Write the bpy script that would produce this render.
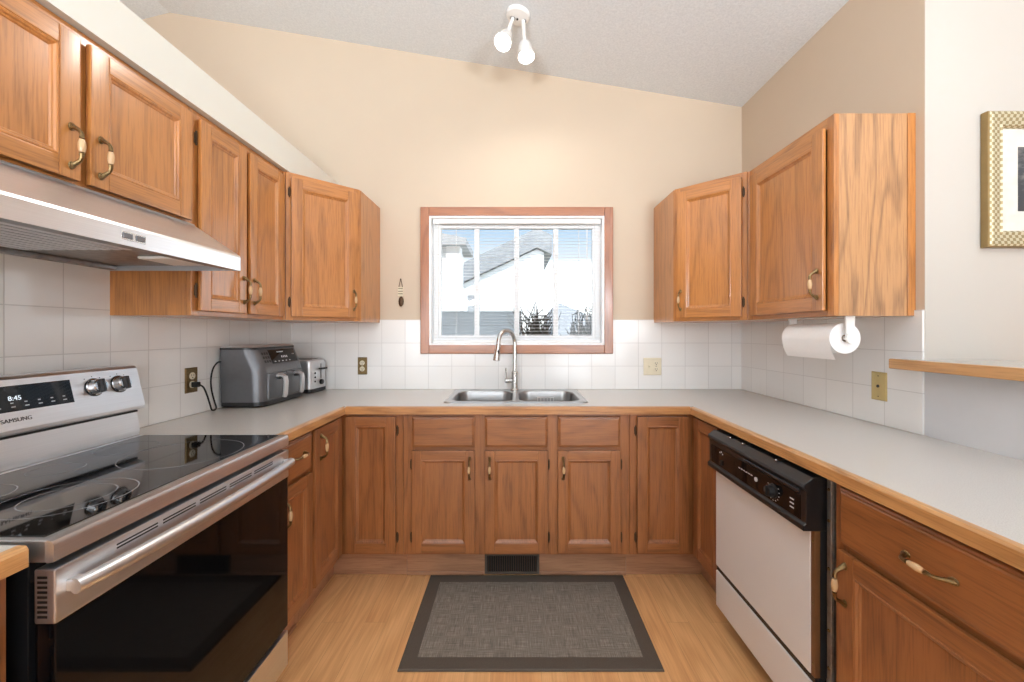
import bpy, bmesh, math, random
from mathutils import Matrix, Vector
random.seed(7)
for o in list(bpy.data.objects):
    bpy.data.objects.remove(o)
SC = bpy.context.scene
COL = SC.collection
R = math.radians

# ------------------------------------------------------------------ camera, world, light, exposure
cam = bpy.data.objects.new('camera', bpy.data.cameras.new('camera'))
COL.objects.link(cam)
cam.location = (0, 0, 1.29)
cam.rotation_euler = (R(90), 0, 0)
cam.data.sensor_width = 36
cam.data.lens = 405 / 1024 * 36
cam.data.shift_x = -4 / 1024
cam.data.shift_y = -9 / 1024
cam.data.clip_start = 0.02
cam.data.clip_end = 200
SC.camera = cam

vs = SC.view_settings
vs.view_transform = 'Standard'
vs.look = 'None'
vs.gamma = 1
vs.use_curve_mapping = False
vs.exposure = 0.0
SC.cycles.use_denoising = True
SC.cycles.max_bounces = 10
SC.cycles.diffuse_bounces = 6
SC.cycles.glossy_bounces = 5
SC.cycles.transparent_max_bounces = 16
SC.cycles.sample_clamp_indirect = 6
SC.cycles.caustics_reflective = False
SC.cycles.caustics_refractive = False

wd = bpy.data.worlds.new('sky')
SC.world = wd
wd.use_nodes = True
wn, wl = wd.node_tree.nodes, wd.node_tree.links
bg = wn['Background']
wtc = wn.new('ShaderNodeTexCoord')
wsx = wn.new('ShaderNodeSeparateXYZ')
wrm = wn.new('ShaderNodeValToRGB')
wl.new(wtc.outputs['Generated'], wsx.inputs[0])
wl.new(wsx.outputs['Z'], wrm.inputs[0])
wl.new(wrm.outputs[0], bg.inputs[0])
els = wrm.color_ramp.elements
els[0].position = 0.0
els[0].color = (5.2, 5.4, 5.6, 1)
els[1].position = 0.7
els[1].color = (0.22, 0.46, 0.85, 1)
for p, c in ((0.13, (5.2, 5.4, 5.6, 1)), (0.175, (0.95, 1.05, 1.15, 1)), (0.27, (0.40, 0.68, 0.98, 1))):
    e = els.new(p)
    e.color = c
bg.inputs[1].default_value = 1.0


def light(name, kind, loc, rot, energy, color=(1, 1, 1), **kw):
    d = bpy.data.lights.new(name, kind)
    d.energy = energy
    d.color = color
    for k, v in kw.items():
        setattr(d, k, v)
    o = bpy.data.objects.new(name, d)
    COL.objects.link(o)
    o.location = loc
    o.rotation_euler = rot
    return o


light('sun', 'SUN', (0, 0, 20), (R(44), 0, R(-20)), 6.0, (1.0, 0.96, 0.9), angle=R(1))
# daylight entering at the windows of the living room behind and of the dining side
DAY = (0.84, 0.93, 1.0)
light('living_window_daylight', 'AREA', (-1.6, -4.5, 1.6), (R(100), 0, 0), 45, DAY, shape='RECTANGLE', size=3.4, size_y=1.9)
light('patio_door_daylight', 'AREA', (2.2, -4.5, 1.25), (R(100), 0, 0), 35, DAY, shape='RECTANGLE', size=2.6, size_y=2.0)
light('dining_window_daylight', 'AREA', (4.4, -0.9, 1.45), (R(90), 0, R(90)), 7, DAY, shape='RECTANGLE', size=2.4, size_y=1.4)
# added fill lamps behind the camera, aimed up so the ceiling bounces light back
light('ceiling_bounce_fill', 'AREA', (-2.6, -0.6, 1.7), (R(180), R(-12), 0), 50, DAY, shape='DISK', size=0.4)
light('ceiling_bounce_fill', 'AREA', (-0.7, -0.8, 1.75), (R(180 - 16), 0, 0), 68, DAY, shape='DISK', size=0.4)
light('ceiling_bounce_fill', 'AREA', (1.3, -0.8, 1.75), (R(180 - 16), 0, 0), 68, DAY, shape='DISK', size=0.4)


# ------------------------------------------------------------------ materials
def c8(r, g, b):
    f = lambda v: (v / 255 / 12.92) if v / 255 <= 0.04045 else ((v / 255 + 0.055) / 1.055) ** 2.4
    return (f(r), f(g), f(b), 1)


class N:
    """small node helper"""
    def __init__(s, name):
        s.m = bpy.data.materials.new(name)
        s.m.use_nodes = True
        s.n = s.m.node_tree.nodes
        s.l = s.m.node_tree.links
        s.p = s.n['Principled BSDF']

    def new(s, t, **kw):
        n = s.n.new(t)
        for k, v in kw.items():
            setattr(n, k, v)
        return n

    def set(s, sock, val):
        if isinstance(val, bpy.types.NodeSocket):
            s.l.new(val, sock)
        else:
            sock.default_value = val

    def math(s, op, a, b=0.0):
        n = s.new('ShaderNodeMath', operation=op)
        s.set(n.inputs[0], a)
        s.set(n.inputs[1], b)
        return n.outputs[0]

    def coords(s, scale=(1, 1, 1), rand=False, loc=(0, 0, 0), rot=(0, 0, 0)):
        t = s.new('ShaderNodeTexCoord').outputs['Object']
        if rand:
            oi = s.new('ShaderNodeObjectInfo')
            v = s.new('ShaderNodeVectorMath', operation='ADD')
            s.l.new(t, v.inputs[0])
            s.l.new(s.math('MULTIPLY', oi.outputs['Random'], 37.0), v.inputs[1])
            t = v.outputs[0]
        mp = s.new('ShaderNodeMapping')
        mp.inputs['Scale'].default_value = scale
        mp.inputs['Location'].default_value = loc
        mp.inputs['Rotation'].default_value = rot
        s.l.new(t, mp.inputs['Vector'])
        return mp.outputs[0]

    def noise(s, vec, scale, detail=2.0, rough=0.5, dist=0.0):
        n = s.new('ShaderNodeTexNoise')
        s.l.new(vec, n.inputs['Vector'])
        n.inputs['Scale'].default_value = scale
        n.inputs['Detail'].default_value = detail
        n.inputs['Roughness'].default_value = rough
        n.inputs['Distortion'].default_value = dist
        return n.outputs[0]

    def ramp(s, fac, stops):
        n = s.new('ShaderNodeValToRGB')
        s.l.new(fac, n.inputs[0])
        e = n.color_ramp.elements
        e[0].position, e[0].color = stops[0]
        e[1].position, e[1].color = stops[-1]
        for p, c in stops[1:-1]:
            k = e.new(p)
            k.color = c
        return n.outputs[0]

    def mix(s, fac, a, b, mode='MIX'):
        n = s.new('ShaderNodeMix', data_type='RGBA', blend_type=mode)
        s.set(n.inputs['Factor'], fac)
        s.set(n.inputs['A'], a)
        s.set(n.inputs['B'], b)
        return n.outputs['Result']

    def bump(s, h, strength=0.2, dist=0.002):
        n = s.new('ShaderNodeBump')
        n.inputs['Strength'].default_value = strength
        n.inputs['Distance'].default_value = dist
        s.l.new(h, n.inputs['Height'])
        s.l.new(n.outputs[0], s.p.inputs['Normal'])

    def base(s, col, rough=0.5, metal=0.0, **kw):
        s.set(s.p.inputs['Base Color'], col)
        s.set(s.p.inputs['Roughness'], rough)
        s.set(s.p.inputs['Metallic'], metal)
        for k, v in kw.items():
            s.set(s.p.inputs[k], v)
        return s


def plain(name, col, rough=0.5, metal=0.0, var=0.06, scale=30, bump=0.0, **kw):
    """a plain colour with a little procedural unevenness"""
    n = N(name)
    f = n.noise(n.coords(), scale, 3)
    lo = tuple(v * (1 - var) for v in col[:3]) + (1,)
    hi = tuple(min(1, v * (1 + var)) for v in col[:3]) + (1,)
    n.base(n.ramp(f, [(0.3, lo), (0.7, hi)]), rough, metal, **kw)
    if bump:
        n.bump(n.noise(n.coords(), scale * 6, 4), bump)
    return n.m


def oak(name, axis, light_c, dark_c, fig=8.0, strength=0.27, rough=0.36, wide=5.5, k=0.15, thin=3.5, pore=0.36):
    n = N(name)
    sc = {'x': (k, 1, 1), 'y': (1, k, 1), 'z': (1, 1, k)}[axis]
    v = n.coords(sc, rand=True)
    big = n.noise(v, wide, 2.0, 0.45)
    rings = n.math('SINE', n.math('MULTIPLY', big, 6.283 * fig))
    rings = n.math('ADD', n.math('MULTIPLY', rings, 0.5), 0.5)
    rings = n.math('POWER', rings, thin)
    k2 = 0.045
    sc2 = {'x': (k2, 1, 1), 'y': (1, k2, 1), 'z': (1, 1, k2)}[axis]
    pores = n.noise(n.coords(sc2, rand=True), 170, 3, 0.65)
    pm = n.ramp(pores, [(0.34, (1, 1, 1, 1)), (0.54, (0, 0, 0, 1))])
    tone = n.noise(n.coords(sc, rand=True), 2.0, 2)
    fac = n.math('ADD', n.math('MULTIPLY', rings, strength), n.math('MULTIPLY', pm, pore))
    fac = n.math('ADD', fac, n.math('MULTIPLY', n.math('SUBTRACT', tone, 0.4), 0.4))
    col = n.ramp(fac, [(0.0, light_c), (1.0, dark_c)])
    n.base(col, rough)
    n.p.inputs['Coat Weight'].default_value = 0.7
    n.p.inputs['Coat Roughness'].default_value = 0.2
    n.bump(pores, 0.08, 0.001)
    return n.m


OL, OD = c8(190, 125, 64), c8(114, 66, 30)
M = {}
M['oak_v'] = oak('honey_oak_vertical', 'z', OL, OD)
M['oak_h'] = oak('honey_oak_horizontal', 'x', OL, OD)
M['oak_y'] = oak('honey_oak_lengthwise', 'y', OL, OD)
M['veneer'] = oak('oak_veneer', 'z', c8(188, 138, 90), c8(108, 74, 48), fig=11, strength=0.42, rough=0.4, wide=4.6, k=0.17, thin=5, pore=0.34)
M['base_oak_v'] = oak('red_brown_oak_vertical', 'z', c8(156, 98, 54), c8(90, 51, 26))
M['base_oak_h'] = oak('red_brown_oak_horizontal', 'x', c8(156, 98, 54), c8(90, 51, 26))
M['kick_oak'] = oak('pale_kick_oak', 'x', c8(176, 130, 98), c8(118, 80, 56))
M['edge_y'] = oak('oak_edging_lengthwise', 'y', c8(204, 152, 96), c8(138, 90, 48))
M['edge_h'] = oak('oak_edging_horizontal', 'x', c8(190, 134, 80), c8(128, 80, 42))
M['casing_v'] = oak('oak_casing_vertical', 'z', c8(172, 108, 68), c8(122, 70, 40))
M['casing_h'] = oak('oak_casing_horizontal', 'x', c8(172, 108, 68), c8(122, 70, 40))
M['dark_gap'] = plain('dark_recess', c8(38, 26, 18), 0.8)
M['brass'] = plain('antique_brass', c8(132, 110, 76), 0.3, 1.0, 0.25, 200)
M['bronze'] = plain('dark_bronze', c8(80, 60, 42), 0.45, 0.7, 0.2, 200)
M['cream_brass'] = plain('cream_brass', c8(196, 174, 118), 0.35, 0.25, 0.04)
M['copper_trim'] = plain('brown_edge_trim', c8(124, 88, 56), 0.4, 0.4)
M['satin'] = plain('satin_silver', c8(216, 217, 219), 0.42, 0.8, 0.02)
M['grip'] = plain('cream_porcelain', c8(200, 164, 122), 0.2)
M['wall'] = plain('beige_wall_paint', c8(205, 188, 167), 0.75, 0, 0.015, 3, 0.05)
M['wall_dining'] = plain('pale_wall_paint', c8(190, 183, 174), 0.75, 0, 0.015, 3, 0.05)
M['soffit'] = plain('off_white_paint', c8(224, 222, 212), 0.7, 0, 0.01, 3)
M['panel_grey'] = plain('pale_grey_panel', c8(206, 206, 208), 0.5, 0, 0.02, 8)
M['white'] = plain('white_plastic', c8(236, 236, 234), 0.35, 0, 0.01)
M['vinyl'] = plain('white_vinyl', c8(250, 251, 252), 0.35, 0, 0.01)
M['ivory'] = plain('ivory_plastic', c8(222, 212, 186), 0.4, 0, 0.02)
M['black'] = plain('black_plastic', c8(22, 22, 24), 0.35, 0, 0.1)
M['blackgloss'] = plain('black_glass', c8(10, 10, 12), 0.04, 0, 0.02)
M['ovenglass'] = plain('oven_door_glass', c8(9, 9, 11), 0.05, 0, 0.02, **{'Specular IOR Level': 0.25})
M['rubber'] = plain('black_rubber', c8(20, 20, 20), 0.7)
M['chrome'] = plain('chrome', c8(205, 206, 208), 0.12, 1.0, 0.03)
M['nickel'] = plain('brushed_nickel', c8(204, 203, 200), 0.25, 1.0, 0.04)
M['grey_metal'] = plain('graphite_metal', c8(112, 113, 116), 0.38, 0.75, 0.03, 60)
M['dial'] = plain('dark_dial', c8(60, 60, 62), 0.25, 0.6)
M['print'] = plain('pale_print', c8(200, 202, 206), 0.5)
M['dprint'] = plain('dark_print', c8(48, 48, 54), 0.5)
M['ringprint'] = plain('grey_burner_print', c8(150, 150, 154), 0.25)
M['enamel'] = plain('almond_enamel', c8(222, 220, 219), 0.3, 0, 0.01, 5)
M['galv'] = plain('galvanised_steel', c8(150, 150, 150), 0.4, 0.9, 0.2, 40)
M['paper'] = plain('white_paper', c8(244, 244, 244), 0.9, 0, 0.01, 80, 0.2)
M['card'] = plain('brown_card', c8(150, 120, 90), 0.9)


def steel(name, axis, col=c8(228, 231, 235), rough=0.35):
    n = N(name)
    k = 0.01
    sc = {'x': (k, 1, 1), 'y': (1, k, 1), 'z': (1, 1, k)}[axis]
    f = n.noise(n.coords(sc), 500, 2)
    n.base(n.ramp(f, [(0.3, tuple(v * 0.93 for v in col[:3]) + (1,)), (0.7, col)]), rough, 1.0)
    n.bump(f, 0.05, 0.0005)
    return n.m


M['steel_y'] = steel('brushed_steel', 'y')
M['steel_x'] = steel('brushed_sink_steel', 'x', c8(178, 179, 180), 0.28)


def emis(name, col, s):
    n = N(name)
    n.base((0.02, 0.02, 0.02, 1), 0.3)
    n.p.inputs['Emission Color'].default_value = col
    n.p.inputs['Emission Strength'].default_value = s
    return n.m


M['bulb'] = emis('lit_bulb', (1, 0.96, 0.9, 1), 14)
M['led'] = emis('lit_digits', (0.85, 0.93, 1, 1), 1.1)


def tile_mat(name, swz, ox, oz):
    n = N(name)
    t = n.new('ShaderNodeTexCoord').outputs['Object']
    s = n.new('ShaderNodeSeparateXYZ')
    n.l.new(t, s.inputs[0])
    cmb = n.new('ShaderNodeCombineXYZ')
    n.l.new(n.math('SUBTRACT', s.outputs[swz], ox), cmb.inputs[0])
    n.l.new(n.math('SUBTRACT', s.outputs['Z'], oz), cmb.inputs[1])
    b = n.new('ShaderNodeTexBrick')
    b.offset = 0
    b.squash = 1
    n.l.new(cmb.outputs[0], b.inputs['Vector'])
    b.inputs['Scale'].default_value = 1
    b.inputs['Brick Width'].default_value = 0.1545
    b.inputs['Row Height'].default_value = 0.153
    b.inputs['Mortar Size'].default_value = 0.0018
    b.inputs['Mortar Smooth'].default_value = 0.3
    b.inputs['Bias'].default_value = 0
    b.inputs['Color1'].default_value = c8(234, 233, 231)
    b.inputs['Color2'].default_value = c8(238, 237, 235)
    b.inputs['Mortar'].default_value = c8(206, 204, 202)
    wav = n.noise(n.coords(), 14, 2)
    n.base(b.outputs['Color'], n.math('ADD', n.math('MULTIPLY', b.outputs['Fac'], 0.5), 0.12))
    h = n.math('ADD', n.math('MULTIPLY', b.outputs['Fac'], -1.0), n.math('MULTIPLY', wav, 0.8))
    n.bump(h, 0.35, 0.0015)
    return n.m


M['tile_back'] = tile_mat('white_tile_back', 'X', -0.580 - 0.1545 * 8, 0.911 - 0.153 * 6)
M['tile_side'] = tile_mat('white_tile_side', 'Y', 1.176 - 0.1545 * 8, 0.911 - 0.153 * 6)


def ceiling_mat():
    n = N('stippled_ceiling')
    v = n.coords()
    f = n.noise(v, 90, 4, 0.7)
    n.base(n.ramp(f, [(0.3, c8(214, 221, 227)), (0.7, c8(232, 238, 243))]), 0.9)
    n.bump(f, 0.5, 0.004)
    return n.m


M['ceiling'] = ceiling_mat()


def floor_mat():
    n = N('laminate_planks')
    v = n.coords(rot=(0, 0, R(90)))
    b = n.new('ShaderNodeTexBrick')
    b.offset = 0.37
    n.l.new(v, b.inputs['Vector'])
    b.inputs['Scale'].default_value = 1
    b.inputs['Brick Width'].default_value = 0.9
    b.inputs['Row Height'].default_value = 0.096
    b.inputs['Mortar Size'].default_value = 0.0007
    b.inputs['Mortar Smooth'].default_value = 0.2
    b.inputs['Bias'].default_value = 0
    b.inputs['Color1'].default_value = (0.2, 0.2, 0.2, 1)
    b.inputs['Color2'].default_value = (0.8, 0.8, 0.8, 1)
    b.inputs['Mortar'].default_value = (0.5, 0.5, 0.5, 1)
    add = n.new('ShaderNodeVectorMath', operation='MULTIPLY_ADD')
    n.l.new(b.outputs['Color'], add.inputs[0])
    add.inputs[1].default_value = (9, 9, 9)
    n.l.new(n.coords((1, 0.1, 1)), add.inputs[2])
    g = n.noise(add.outputs[0], 11, 1.5, 0.4)
    rings = n.math('ADD', n.math('MULTIPLY', n.math('SINE', n.math('MULTIPLY', g, 34)), 0.5), 0.5)
    pores = n.noise(n.coords((1, 0.04, 1)), 130, 3)
    fac = n.math('ADD', n.math('MULTIPLY', rings, 0.22), n.math('MULTIPLY', pores, 0.75))
    col = n.ramp(fac, [(0.15, c8(234, 182, 126)), (0.8, c8(200, 144, 92))])
    tone = n.mix(0.22, col, b.outputs['Color'], 'SOFT_LIGHT')
    col2 = n.mix(n.math('MULTIPLY', b.outputs['Fac'], 0.45), tone, c8(130, 86, 50))
    n.base(col2, 0.33)
    n.bump(n.math('MULTIPLY', b.outputs['Fac'], -1.0), 0.15, 0.001)
    return n.m


M['floor'] = floor_mat()


def counter_mat():
    n = N('speckled_laminate')
    f = n.noise(n.coords(), 420, 3, 0.7)
    n.base(n.ramp(f, [(0.32, c8(186, 182, 175)), (0.5, c8(202, 198, 192)), (0.7, c8(211, 207, 202))]), 0.24)
    return n.m


M['counter'] = counter_mat()


def weave_mat():
    n = N('woven_mat')
    w1 = n.noise(n.coords((14, 420, 1)), 1.0, 2, 0.6)
    w2 = n.noise(n.coords((420, 14, 1)), 1.0, 2, 0.6)
    f = n.math('MULTIPLY', n.math('ADD', w1, w2), 0.5)
    n.base(n.ramp(f, [(0.36, c8(88, 81, 72)), (0.52, c8(122, 113, 102)), (0.64, c8(152, 143, 130))]), 0.85)
    n.bump(f, 0.5, 0.002)
    return n.m


M['weave'] = weave_mat()
M['mat_border'] = plain('dark_brown_binding', c8(82, 72, 62), 0.75, 0, 0.12, 300, 0.2)


def gilt_mat():
    n = N('gilt_basket_weave')
    v = n.coords((1, 1, 1), rot=(0, 0, 0))
    ck = n.new('ShaderNodeTexChecker')
    n.l.new(v, ck.inputs['Vector'])
    ck.inputs['Scale'].default_value = 90
    ck.inputs['Color1'].default_value = c8(218, 209, 180)
    ck.inputs['Color2'].default_value = c8(166, 148, 106)
    n.base(ck.outputs['Color'], 0.35, 0.55)
    n.bump(ck.outputs['Fac'], 0.6, 0.003)
    return n.m


M['gilt'] = gilt_mat()
M['gilt_edge'] = plain('gilt_edge', c8(150, 124, 80), 0.4, 0.5)


def print_mat():
    n = N('grey_landscape_print')
    s = n.new('ShaderNodeSeparateXYZ')
    n.l.new(n.coords(), s.inputs[0])
    f = n.noise(n.coords((3, 1, 8)), 6, 5, 0.65)
    g = n.math('ADD', n.math('MULTIPLY', f, 0.7), n.math('MULTIPLY', s.outputs['Z'], 0.55))
    n.base(n.ramp(g, [(0.35, c8(58, 60, 64)), (0.5, c8(122, 120, 118)), (0.72, c8(190, 194, 200))]), 0.4)
    return n.m


M['print_art'] = print_mat()
M['matboard'] = plain('cream_mat_board', c8(212, 207, 198), 0.8)


def glass_mat(name, tint=(1, 1, 1, 1), gl=0.06):
    n = N(name)
    out = n.n['Material Output']
    tr = n.new('ShaderNodeBsdfTransparent')
    tr.inputs[0].default_value = tint
    g = n.new('ShaderNodeBsdfGlossy')
    g.inputs['Roughness'].default_value = 0.02
    fr = n.new('ShaderNodeFresnel')
    fr.inputs[0].default_value = 1.45
    mx = n.new('ShaderNodeMixShader')
    n.l.new(n.math('MULTIPLY', fr.outputs[0], gl * 10), mx.inputs[0])
    n.l.new(tr.outputs[0], mx.inputs[1])
    n.l.new(g.outputs[0], mx.inputs[2])
    n.l.new(mx.outputs[0], out.inputs[0])
    return n.m


def slat_mat():
    n = N('translucent_white_slat')
    n.base(c8(244, 244, 242), 0.4)
    tl = n.new('ShaderNodeBsdfTranslucent')
    tl.inputs[0].default_value = (0.9, 0.9, 0.9, 1)
    mx = n.new('ShaderNodeMixShader')
    mx.inputs[0].default_value = 0.65
    n.l.new(n.p.outputs[0], mx.inputs[1])
    n.l.new(tl.outputs[0], mx.inputs[2])
    n.l.new(mx.outputs[0], n.n['Material Output'].inputs[0])
    return n.m


M['slat'] = slat_mat()
M['glass'] = glass_mat('window_glass', (0.97, 0.98, 0.98, 1))


def siding_mat(name, col, pitch=0.12):
    n = N(name)
    s = n.new('ShaderNodeSeparateXYZ')
    n.l.new(n.coords(), s.inputs[0])
    f = n.math('FRACT', n.math('DIVIDE', s.outputs['Z'], pitch))
    n.base(n.ramp(f, [(0.0, tuple(v * 0.6 for v in col[:3]) + (1,)), (0.08, col), (1.0, col)]), 0.6)
    n.bump(f, 0.5, 0.01)
    return n.m


M['siding'] = siding_mat('white_siding', c8(236, 238, 240))
M['shingle'] = plain('grey_shingles', c8(140, 144, 149), 0.85, 0, 0.15, 12, 0.3)
M['fascia'] = plain('grey_fascia', c8(170, 172, 176), 0.6)
M['fence'] = siding_mat('blue_grey_boards', c8(146, 158, 168), 0.14)
M['lawn'] = plain('dry_lawn', c8(140, 140, 104), 0.95, 0, 0.2, 6)
M['twig'] = plain('dark_twigs', c8(70, 66, 60), 0.9)


# ------------------------------------------------------------------ mesh builder
class MB:
    def __init__(s):
        s.V, s.F, s.Mi = [], [], []

    def _take(s, bm, m):
        off = len(s.V)
        bm.verts.index_update()
        s.V += [v.co.copy() for v in bm.verts]
        for f in bm.faces:
            s.F.append([v.index + off for v in f.verts])
            s.Mi.append(m)
        bm.free()
        return s

    def raw(s, V, F, m=0):
        off = len(s.V)
        s.V += [Vector(v) for v in V]
        for f in F:
            s.F.append([i + off for i in f])
            s.Mi.append(m)
        return s

    def box(s, x0, x1, y0, y1, z0, z1, m=0, bev=0.0, seg=2):
        bm = bmesh.new()
        bmesh.ops.create_cube(bm, size=1)
        for v in bm.verts:
            v.co = ((x0 + x1) / 2 + v.co.x * (x1 - x0), (y0 + y1) / 2 + v.co.y * (y1 - y0), (z0 + z1) / 2 + v.co.z * (z1 - z0))
        if bev:
            bmesh.ops.bevel(bm, geom=list(bm.edges), offset=bev, segments=seg, affect='EDGES', profile=0.5)
        return s._take(bm, m)

    def prism(s, poly, axis, a, b, m=0, bev=0.0, seg=2):
        """poly in the two axes other than `axis`; extruded a..b"""
        def P(u, v, w):
            return {'x': (w, u, v), 'y': (u, w, v), 'z': (u, v, w)}[axis]
        bm = bmesh.new()
        lo = [bm.verts.new(P(u, v, a)) for u, v in poly]
        hi = [bm.verts.new(P(u, v, b)) for u, v in poly]
        bm.faces.new(lo)
        bm.faces.new(hi)
        k = len(poly)
        for i in range(k):
            bm.faces.new((lo[i], lo[(i + 1) % k], hi[(i + 1) % k], hi[i]))
        bmesh.ops.recalc_face_normals(bm, faces=bm.faces)
        if bev:
            bmesh.ops.bevel(bm, geom=list(bm.edges), offset=bev, segments=seg, affect='EDGES', profile=0.5)
        return s._take(bm, m)

    def loft(s, rings, m=0, cap=(True, True), closed=True):
        off = len(s.V)
        k = len(rings[0])
        for r in rings:
            s.V += [Vector(p) for p in r]
        for i in range(len(rings) - 1):
            for j in range(k if closed else k - 1):
                a, b = off + i * k + j, off + i * k + (j + 1) % k
                s.F.append([a, b, b + k, a + k])
                s.Mi.append(m)
        if cap[0]:
            s.F.append([off + j for j in range(k)][::-1])
            s.Mi.append(m)
        if cap[1]:
            s.F.append([off + (len(rings) - 1) * k + j for j in range(k)])
            s.Mi.append(m)
        return s

    def tube(s, pts, r, seg=10, m=0, flat=1.0):
        pts = [Vector(p) for p in pts]
        rr = r if isinstance(r, (list, tuple)) else [r] * len(pts)
        rings = []
        up = None
        for i, p in enumerate(pts):
            t = (pts[min(i + 1, len(pts) - 1)] - pts[max(i - 1, 0)]).normalized()
            if up is None:
                up = Vector((0, 0, 1)) if abs(t.z) < 0.9 else Vector((0, 1, 0))
            u = (up - t * up.dot(t)).normalized()
            up = u
            w = t.cross(u)
            rings.append([p + u * (math.cos(2 * math.pi * k / seg) * rr[i]) + w * (math.sin(2 * math.pi * k / seg) * rr[i] * flat) for k in range(seg)])
        return s.loft(rings, m)

    def cyl(s, p0, p1, r0, r1=None, seg=20, m=0):
        return s.tube([p0, p1], [r0, r0 if r1 is None else r1], seg, m)

    def lathe(s, prof, origin, axis=(0, 0, 1), seg=24, m=0, cap=(True, True)):
        ax = Vector(axis).normalized()
        u = ax.orthogonal().normalized()
        w = ax.cross(u)
        o = Vector(origin)
        rings = [[o + ax * h + (u * math.cos(2 * math.pi * k / seg) + w * math.sin(2 * math.pi * k / seg)) * max(r, 1e-5) for k in range(seg)] for r, h in prof]
        return s.loft(rings, m, cap)

    def ball(s, p, r, m=0, sc=(1, 1, 1), sub=2):
        bm = bmesh.new()
        bmesh.ops.create_icosphere(bm, subdivisions=sub, radius=r)
        for v in bm.verts:
            v.co = Vector((v.co.x * sc[0], v.co.y * sc[1], v.co.z * sc[2])) + Vector(p)
        return s._take(bm, m)

    def text(s, body, size, mat4, m=0, depth=0.0004, align='CENTER'):
        cu = bpy.data.curves.new('lettering', 'FONT')
        cu.body = body
        cu.size = size
        cu.extrude = depth
        cu.align_x = align
        cu.align_y = 'CENTER'
        ob = bpy.data.objects.new('lettering', cu)
        COL.objects.link(ob)
        dg = bpy.context.evaluated_depsgraph_get()
        me = bpy.data.meshes.new_from_object(ob.evaluated_get(dg))
        s.raw([mat4 @ v.co for v in me.vertices], [list(p.vertices) for p in me.polygons], m)
        bpy.data.objects.remove(ob)
        bpy.data.meshes.remove(me)
        bpy.data.curves.remove(cu)
        return s

    def xf(s, mat4):
        s.V = [mat4 @ v for v in s.V]
        return s

    def build(s, name, mats, parent=None, off=None, smooth=True, recalc=True, ang=32):
        if off is None:
            off = Vector((0, 0, 0))
        me = bpy.data.meshes.new(name)
        me.from_pydata([Vector(v) - Vector(off) for v in s.V], [], s.F)
        for mm in (mats if isinstance(mats, (list, tuple)) else [mats]):
            me.materials.append(M[mm] if isinstance(mm, str) else mm)
        me.polygons.foreach_set('material_index', s.Mi)
        if recalc:
            bm = bmesh.new()
            bm.from_mesh(me)
            bmesh.ops.recalc_face_normals(bm, faces=bm.faces)
            bm.to_mesh(me)
            bm.free()
        if smooth:
            me.polygons.foreach_set('use_smooth', [True] * len(me.polygons))
            me.set_sharp_from_angle(angle=R(ang))
        me.update()
        o = bpy.data.objects.new(name, me)
        COL.objects.link(o)
        if smooth:
            wnm = o.modifiers.new('weighted', 'WEIGHTED_NORMAL')
            wnm.keep_sharp = True
        if parent:
            o.parent = parent
        return o


def thing(name, label, cat, loc=(0, 0, 0), rz=0.0, group=None, kind=None):
    o = bpy.data.objects.new(name, None)
    o.empty_display_size = 0.05
    COL.objects.link(o)
    o.location = loc
    o.rotation_euler = (0, 0, rz)
    return tag(o, label, cat, group, kind)


def tag(o, label=None, cat=None, group=None, kind=None):
    if label:
        o['label'] = label
    if cat:
        o['category'] = cat
    if group:
        o['group'] = group
    if kind:
        o['kind'] = kind
    return o


def struct(name, mb, mats, label=None, cat=None, parent=None, **kw):
    o = mb.build(name, mats, parent, **kw)
    if parent is None:
        o['kind'] = 'structure'
        if label:
            o['label'] = label
            o['category'] = cat
    return o


# ------------------------------------------------------------------ the room
XL, XR, YB = -1.495, 1.50, 2.69
RIDGE = -2.3
XW, XE, YR = -5.0, 4.5, -4.6


def zc(x):
    return 2.784 + (1.5 - x) * 0.165 if x >= RIDGE else 3.411 + (x - RIDGE) * 0.25


def sloped_wall(xs, y0, y1, holes, zb=0.0):
    mb = MB()
    xs = sorted(set(xs + [h[0] for h in holes] + [h[1] for h in holes] + ([RIDGE] if xs[0] < RIDGE < xs[-1] else [])))
    for a, b in zip(xs[:-1], xs[1:]):
        h = [q for q in holes if q[0] <= a + 1e-6 and q[1] >= b - 1e-6]
        if h:
            mb.prism([(a, zb), (b, zb), (b, h[0][2]), (a, h[0][2])], 'y', y0, y1)
            mb.prism([(a, h[0][3]), (b, h[0][3]), (b, zc(b)), (a, zc(a))], 'y', y0, y1)
        else:
            mb.prism([(a, zb), (b, zb), (b, zc(b)), (a, zc(a))], 'y', y0, y1)
    return mb


WX0, WX1, WZ0, WZ1 = -0.574, 0.584, 1.204, 2.058     # window opening
struct('floor', MB().box(XW - .2, XE + .2, YR - .2, YB + .16, -0.12, 0.0), 'floor', 'light oak laminate plank floor', 'floor')
mb = MB()
xs = [XW - .2, RIDGE, XE + .2]
mb.prism([(xs[0], zc(xs[0])), (RIDGE, zc(RIDGE)), (xs[2], zc(xs[2])), (xs[2], zc(xs[2]) + .16), (RIDGE, zc(RIDGE) + .16), (xs[0], zc(xs[0]) + .16)], 'y', YR - .2, YB + .16)
struct('ceiling', mb, 'ceiling', 'white stippled vaulted ceiling', 'ceiling', smooth=False)
struct('wall_back', sloped_wall([XW, XR + .12], YB, YB + .16, [(WX0, WX1, WZ0, WZ1)]), 'wall', 'beige wall around the kitchen window', 'wall', smooth=False)
mb = MB()
mb.prism([(XR, 0), (XR + .12, 0), (XR + .12, zc(XR + .12)), (XR, zc(XR))], 'y', 1.487, YB)
struct('wall_right', mb, 'wall', 'beige wall behind the right-hand cabinets', 'wall', smooth=False)
mb = MB()
mb.prism([(XR + .12, 0), (XE, 0), (XE, zc(XE)), (XR + .12, zc(XR + .12))], 'y', 1.487, 1.60)
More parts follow.
